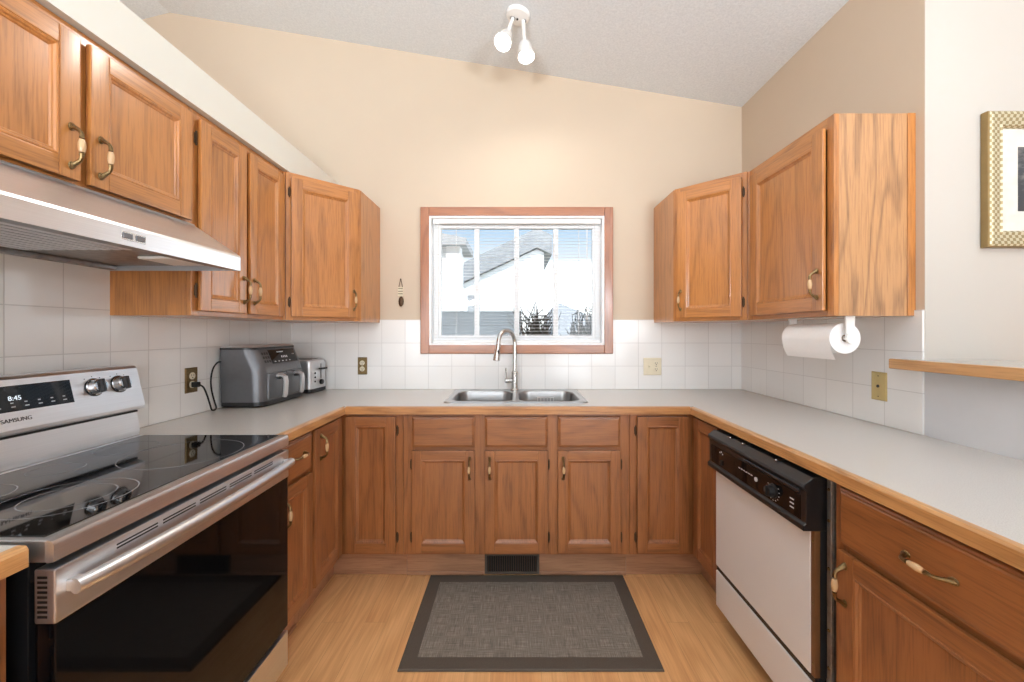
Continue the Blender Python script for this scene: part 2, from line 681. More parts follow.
mb.prism([(XR + .0005, 1.15), (XR + .12, 1.15), (XR + .12, zc(XR + .12)), (XR + .0005, zc(XR))], 'y', 1.4855, 1.487)
struct('wall_dining', mb, 'wall_dining', 'pale wall with the framed picture', 'wall', smooth=False)
struct('wall_half', MB().box(XR, XR + .12, -0.2, 1.4868, 0, 1.15), 'panel_grey', 'pale grey half wall under the oak ledge', 'wall', smooth=False)
struct('wall_left', MB().box(XL - .12, XL, -0.1, YB, 0, 2.266), 'soffit', 'white wall behind the left-hand cabinets', 'wall', smooth=False)
struct('soffit', MB().box(XL + .0005, -1.168, -0.1, YB - .0005, 2.1155, 2.266), 'soffit', 'off-white soffit above the left-hand wall cabinets', 'soffit', smooth=False)
# rest of the house behind the camera
struct('wall_rear', sloped_wall([XW, XE], YR - .15, YR, [(-3.3, 0.1, .65, 2.05), (0.9, 3.5, .05, 2.1)]), 'wall', smooth=False)
struct('wall_west', MB().box(XW - .15, XW, YR, YB, 0, zc(XW)), 'wall', smooth=False)
struct('wall_east', MB().box(XE, XE + .15, YR, 1.6, 0, zc(XE)), 'wall_dining', smooth=False)

# tiled splashbacks
mb = MB()
mb.box(XL + .008, WX0 - .058, YB - .008, YB - .0002, .911, 1.372)
mb.box(WX0 - .058, WX1 + .058, YB - .008, YB - .0002, .911, 1.144)
mb.box(WX1 + .058, XR - .008, YB - .008, YB - .0002, .911, 1.372)
struct('trim_back_tile', mb, 'tile_back', 'white square tile splashback under the window', 'tiles', smooth=False)
mb = MB()
mb.box(XL + .0002, XL + .008, 1.485, YB - .008, .911, 1.372)
mb.box(XL + .0002, XL + .008, -.05, 1.485, .911, 1.68)
struct('trim_left_tile', mb, 'tile_side', 'white square tile splashback behind the range', 'tiles', smooth=False)
struct('trim_right_tile', MB().box(XR - .008, XR - .0002, 1.4872, YB - .008, .911, 1.372), 'tile_side', 'white square tile splashback behind the paper towel', 'tiles', smooth=False)

# ------------------------------------------------------------------ window and blind
win = bpy.data.objects.new('window_1', None)
COL.objects.link(win)
win.location = (0, YB, WZ0)
tag(win, 'oak-framed sliding kitchen window over the sink', 'window', kind='structure')
WO = win.location
f = .057
cas = MB()
y0, y1 = YB - .022, YB - .0005
cas.box(WX0 - f, WX0, y0, y1, WZ0 - f, WZ1 + f, 0, .004)
cas.box(WX1, WX1 + f, y0, y1, WZ0 - f, WZ1 + f, 0, .004)
cas.box(WX0, WX1, y0 + .001, y1, WZ1, WZ1 + f, 1, .004)
cas.box(WX0, WX1, y0 + .001, y1, WZ0 - f, WZ0, 1, .004)
cas.build('casing', ['casing_v', 'casing_h'], win, WO)
jm = MB()
g = .012
jm.box(WX0, WX0 + g, YB - .012, YB + .065, WZ0, WZ1)
jm.box(WX1 - g, WX1, YB - .012, YB + .065, WZ0, WZ1)
jm.box(WX0 + g, WX1 - g, YB - .012, YB + .065, WZ1 - g, WZ1)
jm.box(WX0 + g, WX1 - g, YB - .012, YB + .065, WZ0, WZ0 + g)
jm.build('jamb', 'vinyl', win, WO)
fr = MB()
fw = .034
a0, a1, b0, b1 = WX0 + g, WX1 - g, WZ0 + g, WZ1 - g
ya, yb_ = YB + .065, YB + .12
fr.box(a0, a0 + fw, ya, yb_, b0, b1, 0, .003)
fr.box(a1 - fw, a1, ya, yb_, b0, b1, 0, .003)
fr.box(a0 + fw, a1 - fw, ya, yb_, b1 - fw, b1, 0, .003)
fr.box(a0 + fw, a1 - fw, ya, yb_, b0, b0 + fw, 0, .003)
fr.build('frame', 'vinyl', win, WO)
for nm, xa, xb in (('sash', a0 + fw, -.268), ('sash', -.268, .005), ('sash', .005, .272), ('sash', .272, a1 - fw)):
    sb = MB()
    t = .017
    za, zb = b0 + fw, b1 - fw
    sb.box(xa, xa + t, ya + .012, ya + .044, za, zb, 0, .002)
    sb.box(xb - t, xb, ya + .012, ya + .044, za, zb, 0, .002)
    sb.box(xa + t, xb - t, ya + .012, ya + .044, zb - t, zb, 0, .002)
    sb.box(xa + t, xb - t, ya + .012, ya + .044, za, za + t, 0, .002)
    so = sb.build(nm, 'vinyl', win, WO)
    MB().box(xa + t, xb - t, ya + .026, ya + .030, za + t, zb - t).build('pane', 'glass', so, WO)

bl = thing('venetian_blind', 'white slatted blind lowered over the kitchen window with slats open', 'blind', (0, YB + 0.0240, WZ0 + .014))
BO = bl.location
bx0, bx1 = WX0 + .02, WX1 - .02
MB().box(bx0, bx1, YB + 0.0070, YB + 0.0410, WZ1 - .046, WZ1 - .0125, 0, .003).build('head_rail', 'white', bl, BO)
MB().box(bx0, bx1, YB + 0.0100, YB + 0.0380, WZ0 + .0135, WZ0 + .03, 0, .003).build('bottom_rail', 'white', bl, BO)
sl = MB()
z = WZ0 + .048
while z < WZ1 - .055:
    zz = z
    pr = [(YB + 0.0180 + .012 * t, zz + .0010 * math.sin(math.pi * t) + .001 * t) for t in (0, .25, .5, .75, 1)]
    top = pr
    bot = [(y, q - .0007) for y, q in pr][::-1]
    sl.prism(top + bot, 'x', bx0 + .003, bx1 - .003)
    z += .0215
sl.build('slat_panel', 'slat', bl, BO)
for x in (-.40, .01, .42):
    lb = MB()
    for yy in (YB + 0.0102, YB + 0.0378):
        lb.tube([(x, yy, WZ0 + .03), (x, yy, WZ1 - .046)], .0009, 5)
    lb.build('ladder_cord', 'white', bl, BO)
cd = MB()
cd.tube([(.468, YB + 0.0040, WZ1 - .03), (.469, YB + 0.0020, 1.8), (.470, YB + 0.0020, 1.40)], .0014, 6)
cd.tube([(.476, YB + 0.0040, WZ1 - .03), (.474, YB + 0.0020, 1.8), (.472, YB + 0.0020, 1.40)], .0014, 6)
cd.build('pull_cord', 'white', bl, BO)
MB().lathe([(.002, .03), (.006, .02), (.009, 0), (.0, -.001)], (.471, YB + 0.0020, 1.372), seg=12).build('tassel', 'panel_grey', bl, BO)
wd_ = MB()
wd_.tube([(-.515, YB + 0.0020, WZ1 - .04), (-.515, YB + 0.0020, 1.45)], .003, 8)
wd_.build('tilt_wand', 'white', bl, BO)


# ------------------------------------------------------------------ cabinet kit (local frame: x along the front, y into the cabinet, z up)
TH = .020
OAK_V, OAK_H = 'oak_v', 'oak_h'


def handle_mesh(x, y, z, vertical=True, L=.096):
    """bow pull: scrolled metal ends and arms, a thicker cream grip in the middle; stands off along -y"""
    mb = MB()
    h = L / 2
    for sgn in (-1, 1):
        pts = [(sgn * (h + .011), -.002), (sgn * (h + .005), -.005), (sgn * (h - .001), -.011), (sgn * (h - .005), -.019), (sgn * (h - .010), -.026), (sgn * (h - .018), -.0295), (sgn * (h - .028), -.0295)]
        P = [(x, y + d, z + u) if vertical else (x + u, y + d, z) for u, d in pts]
        mb.tube(P, [.0035, .006, .006, .0048, .0042, .0046, .0058], 8, 0)
        c = (x, y - .002, z + sgn * (h + .003)) if vertical else (x + sgn * (h + .003), y - .002, z)
        mb.ball(c, .009, 0, (.9, .35, 1.25) if vertical else (1.25, .35, .9), 2)
    n = 8
    u0 = h - .031
    P, rr = [], []
    for i in range(n + 1):
        u = -u0 + 2 * u0 * i / n
        P.append((x, y - .0295, z + u) if vertical else (x + u, y - .0295, z))
        rr.append(.0058 + .0026 * math.sin(math.pi * i / n))
    mb.tube(P, rr, 12, 1)
    return mb


def hinge_mesh(x, y, z):
    mb = MB()
    mb.cyl((x, y - .005, z - .022), (x, y - .005, z + .022), .0036, seg=8)
    for s in (-1, 1):
        mb.ball((x, y - .005, z + s * .024), .0038, 0, (1, 1, 1), 1)
    mb.box(x - .006, x + .006, y - .0035, y - .0003, z - .019, z + .019, 0, .001, 1)
    return mb


def door(root, x0, x1, z0, z1, handle=None, hinge=None, y=0.0, mat=None, fw=.052, name='door'):
    yf = y - TH
    d = MB()
    d.box(x0, x0 + fw, yf, y - .0045, z0, z1, 0, .0035)
    d.box(x1 - fw, x1, yf, y - .0045, z0, z1, 0, .0035)
    d.box(x0 + fw - .001, x1 - fw + .001, yf + .0004, y - .0045, z1 - fw, z1, 1, .004)
    d.box(x0 + fw - .001, x1 - fw + .001, yf + .0004, y - .0045, z0, z0 + fw, 1, .004)
    o = d.build(name, [OAK_V, OAK_H], root)
    if mat is not None:
        o.matrix_local = mat
    p = MB()

    def rect(i, yy):
        return [(x0 + fw + i, yy, z0 + fw + i), (x1 - fw - i, yy, z0 + fw + i), (x1 - fw - i, yy, z1 - fw - i), (x0 + fw + i, yy, z1 - fw - i)]
    p.loft([rect(-.002, yf + .003), rect(.002, yf + .0005), rect(.006, yf + .002), rect(.009, yf + .006), rect(.013, yf + .0075), rect(.016, yf + .0105)], 0, (False, True))
    p.build('panel', [OAK_V], o, ang=20)
    if handle:
        hx, hz, vert = handle
        handle_mesh(hx, yf, hz, vert).build('handle', ['brass', 'grip'], o)
    if hinge:
        hx = x0 - .006 if hinge == 'l' else x1 + .006
        for hz in (z0 + .075, z1 - .075):
            hinge_mesh(hx, y, hz).build('hinge', ['bronze'], o)
    return o


def drawer(root, x0, x1, z0, z1, handle=None, y=0.0, mat=None, name='drawer'):
    yf = y - TH
    d = MB()

    def rect(i, yy):
        return [(x0 + i, yy, z0 + i), (x1 - i, yy, z0 + i), (x1 - i, yy, z1 - i), (x0 + i, yy, z1 - i)]
    d.loft([rect(0, y - .0045), rect(0, yf + .011), rect(.002, yf + .007), rect(.007, yf + .0055), rect(.009, yf + .002), rect(.013, yf)], 0, (True, True))
    o = d.build(name, [OAK_H], root, ang=20)
    if mat is not None:
        o.matrix_local = mat
    if handle:
        hx, hz, vert = handle
        handle_mesh(hx, yf, hz, vert).build('handle', ['brass', 'grip'], o)
    return o


def face_frame(root, w, z0, z1, stiles, rails, mat=None, t=.019, ex=(0, 0)):
    """stiles: list of (x0,x1); rails: list of (x0,x1,z0,z1)"""
    mb = MB()
    for a, b in stiles:
        mb.box(a, b, 0, t, z0, z1, 0, .0012, 1)
    for a, b, c, d in rails:
        mb.box(a, b, .0004, t, c, d, 1, .0012, 1)
    o = mb.build('face_frame', [OAK_V, OAK_H], root)
    if mat is not None:
        o.matrix_local = mat
    return o


def carcass(root, w, dp, z0, z1, mat=None, open_top=False):
    mb = MB()
    t = .016
    mb.box(0, t, .019, dp, z0, z1, 0)
    mb.box(w - t, w, .019, dp, z0, z1, 0)
    mb.box(t, w - t, .019, dp, z0, z0 + t, 0)
    if not open_top:
        mb.box(t, w - t, .019, dp, z1 - t, z1, 0)
    mb.box(t, w - t, dp - .006, dp, z0 + t, z1 - t, 0)
    return mb.build('carcass', [mat or OAK_V], root)


UB, UT = 1.351, 2.112       # wall cabinets: bottom, top
DU = .305
GU = 'oak wall cabinets'
XFL = XL + DU               # left wall cabinet face, -1.19
XFR = XR - DU               # 1.195

# left: over the range
Y0, Y1, Y2 = .722, 1.4825, 2.066
wl_ = Y1 - Y0
r = thing('wall_cabinet', 'short two-door oak wall cabinet directly above the steel range hood', 'cabinet', (XFL, Y0, 0), R(90), GU)
zb = 1.686
carcass(r, wl_, DU - .001, zb, UT)
face_frame(r, wl_, zb, UT, [(0, .03), (wl_ - .03, wl_), (wl_ / 2 - .02, wl_ / 2 + .02)], [(.03, wl_ - .03, UT - .04, UT), (.03, wl_ - .03, zb, zb + .02)])
dz0, dz1 = zb + .008, UT - .028
door(r, .012, wl_ / 2 - .012, dz0, dz1, (wl_ / 2 - .012 - .026, dz0 + .085, True), 'l')
door(r, wl_ / 2 + .012, wl_ - .016, dz0, dz1, (wl_ / 2 + .012 + .026, dz0 + .085, True), 'r')
# left: two doors next to the hood
w2 = Y2 - Y1
r = thing('wall_cabinet', 'tall two-door oak wall cabinet between the range hood and the left corner cabinet', 'cabinet', (XFL, Y1 + .0005, 0), R(90), GU)
carcass(r, w2 - .001, DU - .001, UB, UT)
face_frame(r, w2, UB, UT, [(0, .035), (w2 - .036, w2 - .001), (w2 / 2 - .02, w2 / 2 + .02)], [(.035, w2 - .036, UT - .04, UT), (.035, w2 - .036, UB, UB + .03)])
dz0, dz1 = UB + .018, UT - .028
door(r, .024, w2 / 2 - .012, dz0, dz1, (w2 / 2 - .012 - .022, dz0 + .10, True), 'l', fw=.05)
door(r, w2 / 2 + .012, w2 - .018, dz0, dz1, (w2 / 2 + .012 + .022, dz0 + .10, True), 'r', fw=.05)


def corner_wall_cabinet(label, A, B, rz, poly, hx_side, hinge):
    """five-sided corner cabinet; A,B ends of the diagonal face"""
    r = thing('corner_wall_cabinet', label, 'cabinet', (A[0], A[1], 0), rz, GU)
    inv = Matrix.Rotation(-rz, 4, 'Z') @ Matrix.Translation((-A[0], -A[1], 0))
    loc = [(inv @ Vector((x, y, 0)))[:2] for x, y in poly]
    w = (Vector(B) - Vector(A)).length
    mb = MB().prism(loc, 'z', UB, UT, 0, .001, 1)
    mb.build('carcass', ['oak_v'], r)
    mb = MB()
    e = .0155
    off = -.0005
    for s0, s1 in ((.001, .034), (w - .034, w - .001)):
        mb.box(s0, s1, -.019, off, UB, UT, 0, .0012, 1)
    mb.box(.034, w - .034, -.0186, off, UT - .042, UT, 1, .0012, 1)
    mb.box(.034, w - .034, -.0186, off, UB, UB + .03, 1, .0012, 1)
    mb.build('face_frame', [OAK_V, OAK_H], r)
    dz0, dz1 = UB + .018, UT - .028
    hx = .034 - .012 + .022 if hx_side == 'l' else w - .034 + .012 - .022
    door(r, .022, w - .022, dz0, dz1, (hx, dz0 + .10, True), hinge, y=-.019)
    return r


s_ = .0135
PX, PY = -.902, Y2 + .002
PQ = PY + (PX - XFL)
corner_wall_cabinet('angled corner oak wall cabinet left of the window', (XFL, PY + s_), (PX - s_, PQ), R(45),
                    [(XL + .001, YB - .001), (PX, YB - .001), (PX, PQ), (XFL, PY), (XL + .001, PY)], 'r', 'l')
YE, YC = 1.522, 2.068
PX, PY = .914, YC + .002
PQ = PY + (XFR - PX)
corner_wall_cabinet('angled corner oak wall cabinet right of the window', (PX + s_, PQ), (XFR, PY + s_), R(-45),
                    [(XR - .001, YB - .001), (PX, YB - .001), (PX, PQ), (XFR, PY), (XR - .001, PY)], 'l', 'r')
# right end cabinet
w3 = YC - YE
r = thing('wall_cabinet', 'single-door oak wall cabinet with wide grained end panel above the paper towel', 'cabinet', (XFR, YC, 0), R(-90), GU)
carcass(r, w3, DU - .001, UB, UT, 'veneer')
face_frame(r, w3, UB, UT, [(0, .035), (w3 - .035, w3)], [(.035, w3 - .035, UT - .045, UT), (.035, w3 - .035, UB, UB + .03)])
dz0, dz1 = UB + .02, UT - .04
door(r, .03, w3 - .032, dz0, dz1, (w3 - .032 - .026, dz0 + .105, True), 'l', fw=.056)
MB().box(w3 + .0003, w3 + .004, DU - .03, DU - .001, UB, UT, 0, .001, 1).build('scribe_strip', 'oak_v', r)

# ------------------------------------------------------------------ base cabinets
CT, CB = .910, .872          # worktop top / underside
BZ0 = .142
GB = 'oak base cabinets'
OAK_V, OAK_H = 'base_oak_v', 'base_oak_h'     # the base units use a redder, darker oak than the wall units and the edging
XBL, XBR, YBF = -.903, .921, 2.090      # frame planes
DZ0, DZ1 = .158, .683
WZ_0, WZ_1 = .698, .857


def toe(root, w, z1=BZ0, dp=.066, gap=None):
    mb = MB().box(0.0005, w - .0005, dp, dp + .016, 0.001, z1 + .02, 0, .001, 1)
    for a, b in ([(.0005, w - .0005)] if gap is None else [(.0005, gap[0]), (gap[1], w - .0005)]):
        mb.box(a, b, dp - .010, dp - .0003, .001, .018, 0, .003, 2)
    mb.build('toe_kick', ['kick_oak'], root)


# sink base
sx0, sx1 = -.580, .5845
w = sx1 - sx0
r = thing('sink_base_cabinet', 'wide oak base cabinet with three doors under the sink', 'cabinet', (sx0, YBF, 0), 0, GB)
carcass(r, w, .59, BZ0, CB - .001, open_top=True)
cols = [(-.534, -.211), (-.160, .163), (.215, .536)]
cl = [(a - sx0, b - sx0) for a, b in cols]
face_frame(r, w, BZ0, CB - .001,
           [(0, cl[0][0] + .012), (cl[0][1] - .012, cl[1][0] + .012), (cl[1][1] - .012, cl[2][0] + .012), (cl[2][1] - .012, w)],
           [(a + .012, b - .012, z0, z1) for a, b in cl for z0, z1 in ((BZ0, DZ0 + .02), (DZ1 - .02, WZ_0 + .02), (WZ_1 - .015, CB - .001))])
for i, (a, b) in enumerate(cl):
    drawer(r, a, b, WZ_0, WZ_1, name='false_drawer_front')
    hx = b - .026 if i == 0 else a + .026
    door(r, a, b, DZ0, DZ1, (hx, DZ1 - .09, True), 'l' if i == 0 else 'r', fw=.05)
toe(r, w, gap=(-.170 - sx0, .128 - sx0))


def corner_base(label, side):
    """L-shaped corner cabinet with a folding pair of doors; side -1 left, +1 right"""
    if side < 0:
        xw, xf, xe, yn = XL + .002, XBL, sx0 - .001, 1.773
    else:
        xw, xf, xe, yn = XR - .002, XBR, sx1 + .001, 1.801
    r = thing('corner_base_cabinet', label, 'cabinet', (xw, YB - .002, 0), 0, GB)
    O = r.location
    yw = YB - .002
    i = .0195
    xfi = xf - i if side < 0 else xf + i
    MB().prism([(xw, yw), (xe, yw), (xe, YBF + i), (xfi, YBF + i), (xfi, yn), (xw, yn)], 'z', BZ0, CB - .001).build('carcass', [OAK_V], r, O)
    tk = .066
    xt = xf - tk if side < 0 else xf + tk
    xt2 = xf - tk - .016 if side < 0 else xf + tk + .016
    MB().prism([(xe, YBF + tk), (xt, YBF + tk), (xt, yn), (xt2, yn), (xt2, YBF + tk + .016), (xe, YBF + tk + .016)], 'z', .001, BZ0 - .001).build('toe_kick', ['kick_oak'], r, O)
    # back-run front
    if side < 0:
        m1 = Matrix.Translation(Vector((xf, YBF, 0)) - O)
        w1 = xe - xf
        d0, d1 = .030, w1 - .036
        m2 = Matrix.Translation(Vector((xf, yn, 0)) - O) @ Matrix.Rotation(R(90), 4, 'Z')
        w2 = YBF - yn
        e0, e1 = .012, w2 - .028
    else:
        m1 = Matrix.Translation(Vector((xe, YBF, 0)) - O)
        w1 = xf - xe
        d0, d1 = .036, w1 - .038
        m2 = Matrix.Translation(Vector((xf, YBF, 0)) - O) @ Matrix.Rotation(R(-90), 4, 'Z')
        w2 = YBF - yn
        e0, e1 = .028, w2 - .008
    if side < 0:
        st1, st2 = [(.0005, d0 + .008), (d1 - .008, w1)], [(0, e0 + .006)]
    else:
        st1, st2 = [(0, d0 + .008), (d1 - .008, w1 - .0005)], [(e1 - .004, w2)]
    top = CB - .001
    face_frame(r, w1, BZ0, top, st1, [(st1[0][1], st1[1][0], BZ0, .178), (st1[0][1], st1[1][0], .835, top)], m1)
    if side < 0:
        face_frame(r, w2, BZ0, top, st2, [(st2[0][1], w2 - .0005, BZ0, .178), (st2[0][1], w2 - .0005, .835, top)], m2)
        door(r, d0, d1, DZ0, .857, None, 'r', mat=m1, fw=.05)
        door(r, e0, e1, DZ0, .857, (e0 + .045, .77, True), None, mat=m2, fw=.05)
    else:
        face_frame(r, w2, BZ0, top, st2, [(.0005, st2[0][0], BZ0, .178), (.0005, st2[0][0], .835, top)], m2)
        door(r, d0, d1, DZ0, .857, None, 'l', mat=m1, fw=.05)
        dd = door(r, e0, e1, DZ0, .857, None, None, mat=m2, fw=.05)
        MB().cyl((e0 - .006, -.012, DZ0 + .01), (e0 - .006, -.012, .85), .004, seg=8).build('piano_hinge', 'bronze', dd)
    return r


corner_base('left corner oak base cabinet with folding doors beneath the toaster corner', -1)
corner_base('right corner oak base cabinet with folding doors beside the dishwasher', 1)

# left run, drawer over door next to the range
ya, yb2 = 1.502, 1.7715
w = yb2 - ya
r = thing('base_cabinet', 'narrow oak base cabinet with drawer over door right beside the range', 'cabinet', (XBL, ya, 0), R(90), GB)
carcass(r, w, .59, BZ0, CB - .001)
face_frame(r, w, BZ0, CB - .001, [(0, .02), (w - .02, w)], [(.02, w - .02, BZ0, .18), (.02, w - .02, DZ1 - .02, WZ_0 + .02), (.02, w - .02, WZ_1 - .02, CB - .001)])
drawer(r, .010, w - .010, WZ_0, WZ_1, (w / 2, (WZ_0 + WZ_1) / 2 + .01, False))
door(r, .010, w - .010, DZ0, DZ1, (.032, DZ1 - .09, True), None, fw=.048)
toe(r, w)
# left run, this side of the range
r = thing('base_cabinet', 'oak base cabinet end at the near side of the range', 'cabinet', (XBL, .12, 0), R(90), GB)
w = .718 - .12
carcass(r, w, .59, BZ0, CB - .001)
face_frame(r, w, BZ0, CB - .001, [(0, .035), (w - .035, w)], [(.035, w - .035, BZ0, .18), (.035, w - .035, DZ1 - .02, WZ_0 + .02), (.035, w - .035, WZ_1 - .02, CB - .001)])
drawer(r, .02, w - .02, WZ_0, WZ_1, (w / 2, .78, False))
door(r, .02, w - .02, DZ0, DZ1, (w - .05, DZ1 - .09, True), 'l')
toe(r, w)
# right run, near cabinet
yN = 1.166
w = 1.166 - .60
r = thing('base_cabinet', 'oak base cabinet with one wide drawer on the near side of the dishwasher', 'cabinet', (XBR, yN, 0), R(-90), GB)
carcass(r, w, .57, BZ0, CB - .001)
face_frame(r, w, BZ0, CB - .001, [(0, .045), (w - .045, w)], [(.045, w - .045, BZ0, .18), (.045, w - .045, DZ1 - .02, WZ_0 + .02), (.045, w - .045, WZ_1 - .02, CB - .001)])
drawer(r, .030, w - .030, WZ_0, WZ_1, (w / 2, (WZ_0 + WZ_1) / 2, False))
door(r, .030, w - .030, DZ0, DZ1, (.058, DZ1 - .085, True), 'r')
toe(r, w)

# ------------------------------------------------------------------ worktops
EL, ER, EY = -.868, .886, 2.055
wt = thing('worktop', 'pale speckled worktop running round from the range past the sink to the right', 'worktop', (0, 2.3, CB))
O = wt.location
mb = MB()
e = .020
hx0, hx1, hy0, hy1 = -.372, .368, 2.19, 2.575     # sink cut-out
Ly, Ry, Lw, Rw, Bw = 1.5015, .10, XL + .0085, XR - .0085, YB - .0085
mb.box(Lw, EL - e, Ly, EY + e, CB, CT)
mb.box(ER + e, XR - .0005, Ry, 1.491, CB, CT)
mb.box(ER + e, Rw, 1.491, EY + e, CB, CT)
mb.box(Lw, hx0, EY + e, Bw, CB, CT)
mb.box(hx1, Rw, EY + e, Bw, CB, CT)
mb.box(hx0, hx1, EY + e, hy0, CB, CT)
mb.box(hx0, hx1, hy1, Bw, CB, CT)
mb.build('laminate_top', ['counter'], wt, O, smooth=False)


def edge_strip(path, side):
    """oak nosing swept along a path in plan, chamfered upper edge; side=+1 outward is to the left of travel"""
    prof = [(0, CB), (0, CT - .007), (.004, CT - .001), (.007, CT + .0002), (e, CT + .0002), (e, CB)]
    mb = MB()
    rings = []
    for i, (x, y) in enumerate(path):
        d0 = (Vector(path[i]) - Vector(path[i - 1])).normalized() if i else None
        d1 = (Vector(path[i + 1]) - Vector(path[i])).normalized() if i < len(path) - 1 else None
        ns = [Vector((-d.y, d.x)) * side for d in (d0, d1) if d is not None]
        n = ns[0] if len(ns) == 1 else (ns[0] + ns[1]) / (1 + ns[0].dot(ns[1]))
        rings.append([(x + n.x * q, y + n.y * q, zz) for q, zz in prof])
    return mb.loft(rings, 0, (True, True))


edge_strip([(EL, Ly), (EL, EY)], 1).build('oak_edge', ['edge_y'], wt, O)
edge_strip([(EL, EY), (ER, EY)], 1).build('oak_edge', ['edge_h'], wt, O)
edge_strip([(ER, Ry), (ER, EY)], -1).build('oak_edge', ['edge_y'], wt, O)
wt2 = thing('worktop', 'short pale worktop end with oak edge on the near side of the range', 'worktop', (-1.18, .4, CB))
O = wt2.location
MB().box(Lw, EL - e, .12, .7215, CB, CT).build('laminate_top', ['counter'], wt2, O, smooth=False)
edge_strip([(EL, .12), (EL, .7215)], 1).build('oak_edge', ['edge_y'], wt2, O)

# ------------------------------------------------------------------ sink, tap
def rrect(x0, x1, y0, y1, rad, z, n=6):
    pts = []
    for cx, cy, a0 in ((x1 - rad, y1 - rad, 0), (x0 + rad, y1 - rad, 90), (x0 + rad, y0 + rad, 180), (x1 - rad, y0 + rad, 270)):
        for i in range(n + 1):
            a = R(a0 + 90 * i / n)
            pts.append((cx + rad * math.cos(a), cy + rad * math.sin(a), z))
    return pts


sk = thing('kitchen_sink', 'double-bowl stainless steel sink set in the worktop below the window', 'sink', (0, 2.4, CT))
O = sk.location
so = (-.392, .392, 2.155, 2.66)
bowls = [(-.360, -.016, 2.195, 2.57), (.012, .356, 2.195, 2.57)]
bm = bmesh.new()
zt = CT + .005


def loop(pts):
    vs_ = [bm.verts.new(p) for p in pts]
    return [bm.edges.new((vs_[i], vs_[(i + 1) % len(vs_)])) for i in range(len(vs_))]


eds = loop(rrect(so[0] + .012, so[1] - .012, so[2] + .012, so[3] - .012, .04, zt))
for b in bowls:
    eds += loop(rrect(*b, .075, zt))
bmesh.ops.triangle_fill(bm, use_beauty=True, edges=eds)
rim = MB()
rim._take(bm, 0)
rim.loft([rrect(*so, .045, CT + .0004), rrect(so[0] + .002, so[1] - .002, so[2] + .002, so[3] - .002, .045, CT + .004), rrect(so[0] + .007, so[1] - .007, so[2] + .007, so[3] - .007, .043, CT + .0062), rrect(so[0] + .012, so[1] - .012, so[2] + .012, so[3] - .012, .04, zt)], 0, (False, False))
rim.build('rim', ['steel_x'], sk, O)
for b in bowls:
    bw = MB()
    ins = [(0, zt, .075), (.004, zt - .004, .073), (.008, zt - .02, .07), (.016, CT - .13, .065), (.030, CT - .165, .06), (.06, CT - .178, .05)]
    bw.loft([rrect(b[0] + i, b[1] - i, b[2] + i, b[3] - i, rd, z) for i, z, rd in ins], 0, (False, True))
    cx, cy = (b[0] + b[1]) / 2, (b[2] + b[3]) / 2
    bo = bw.build('bowl', ['steel_x'], sk, O, recalc=True)
    MB().lathe([(.042, 0), (.042, .003), (.034, .003), (.030, .0012), (.0, .0012)], (cx, cy, CT - .1778)).build('drain', ['chrome'], bo, O)

rk = thing('sink_rack', 'small pale wire rack standing in the right sink bowl', 'rack', (.185, 2.44, CT - .178))
O = rk.location
rb = MB()
for k in range(6):
    x = .135 + k * .020
    rb.tube([(x, 2.53, CT - .03), (x, 2.515, CT - .17), (x, 2.41, CT - .17), (x, 2.395, CT - .06)], .0016, 6)
for yy, zz in ((2.53, CT - .03), (2.522, CT - .10), (2.46, CT - .17), (2.395, CT - .06)):
    rb.tube([(.132, yy, zz), (.238, yy, zz)], .002, 6)
for x in (.135, .235):
    rb.tube([(x, 2.415, CT - .17), (x, 2.415, CT - .1765)], .003, 6)
    rb.tube([(x, 2.505, CT - .17), (x, 2.505, CT - .1765)], .003, 6)
rb.build('wire_basket', ['white'], rk, O)

tp = thing('kitchen_tap', 'brushed gooseneck pull-down tap behind the double-bowl sink', 'tap', (-.008, 2.615, zt))
O = tp.location
fx, fy = -.008, 2.615
MB().lathe([(.030, 0), (.030, .004), (.026, .010), (.022, .013)], (fx, fy, zt + .0003)).build('base_ring', ['nickel'], tp, O)
MB().lathe([(.0215, .012), (.0215, .105), (.0225, .108), (.0225, .116), (.018, .122), (.0155, .126)], (fx, fy, zt)).build('body', ['nickel'], tp, O)
sp = []
dirv = Vector((-.60, -.80)).normalized()
rad = .083
topc = 1.218
sp.append((fx, fy, zt + .12))
sp.append((fx, fy, 1.10))
for i in range(0, 17):
    a = math.pi * i / 16 * 1.02
    q = rad * (1 - math.cos(a))
    sp.append((fx + dirv.x * q, fy + dirv.y * q, topc + rad * math.sin(a)))
MB().tube(sp, .0135, 14).build('spout', ['nickel'], tp, O)
ex, ey, ez = sp[-1]
sh = MB()
dn = Vector((dirv.x * .20, dirv.y * .20, -1)).normalized()
sh.lathe([(.0142, 0), (.0158, .004), (.0158, .03), (.0175, .045), (.0215, .095), (.0215, .103), (.018, .105), (.0, .105)], (ex, ey, ez + .004), dn, 18)
sho = sh.build('spray_head', ['nickel'], tp, O)
bt = MB()
pc = Vector((ex, ey, ez + .004)) + dn * .052
side = Vector((-dirv.y, dirv.x, 0))
bt.ball(pc + Vector((dirv.x, dirv.y, 0)) * .0 + Vector((.4, -.9, 0)).normalized() * .0165, .008, 0, (.8, .6, 1.9))
bt.build('spray_button', ['black'], sho, O)
lv = MB()
lv.cyl((fx - .018, fy, zt + .062), (fx - .062, fy - .012, zt + .062), .0155, .0155, 16)
lv.tube([(fx - .054, fy - .010, zt + .07), (fx - .056, fy - .012, zt + .10), (fx - .058, fy - .012, zt + .145)], [.005, .0045, .005], 10)
lv.build('lever', ['nickel'], tp, O)

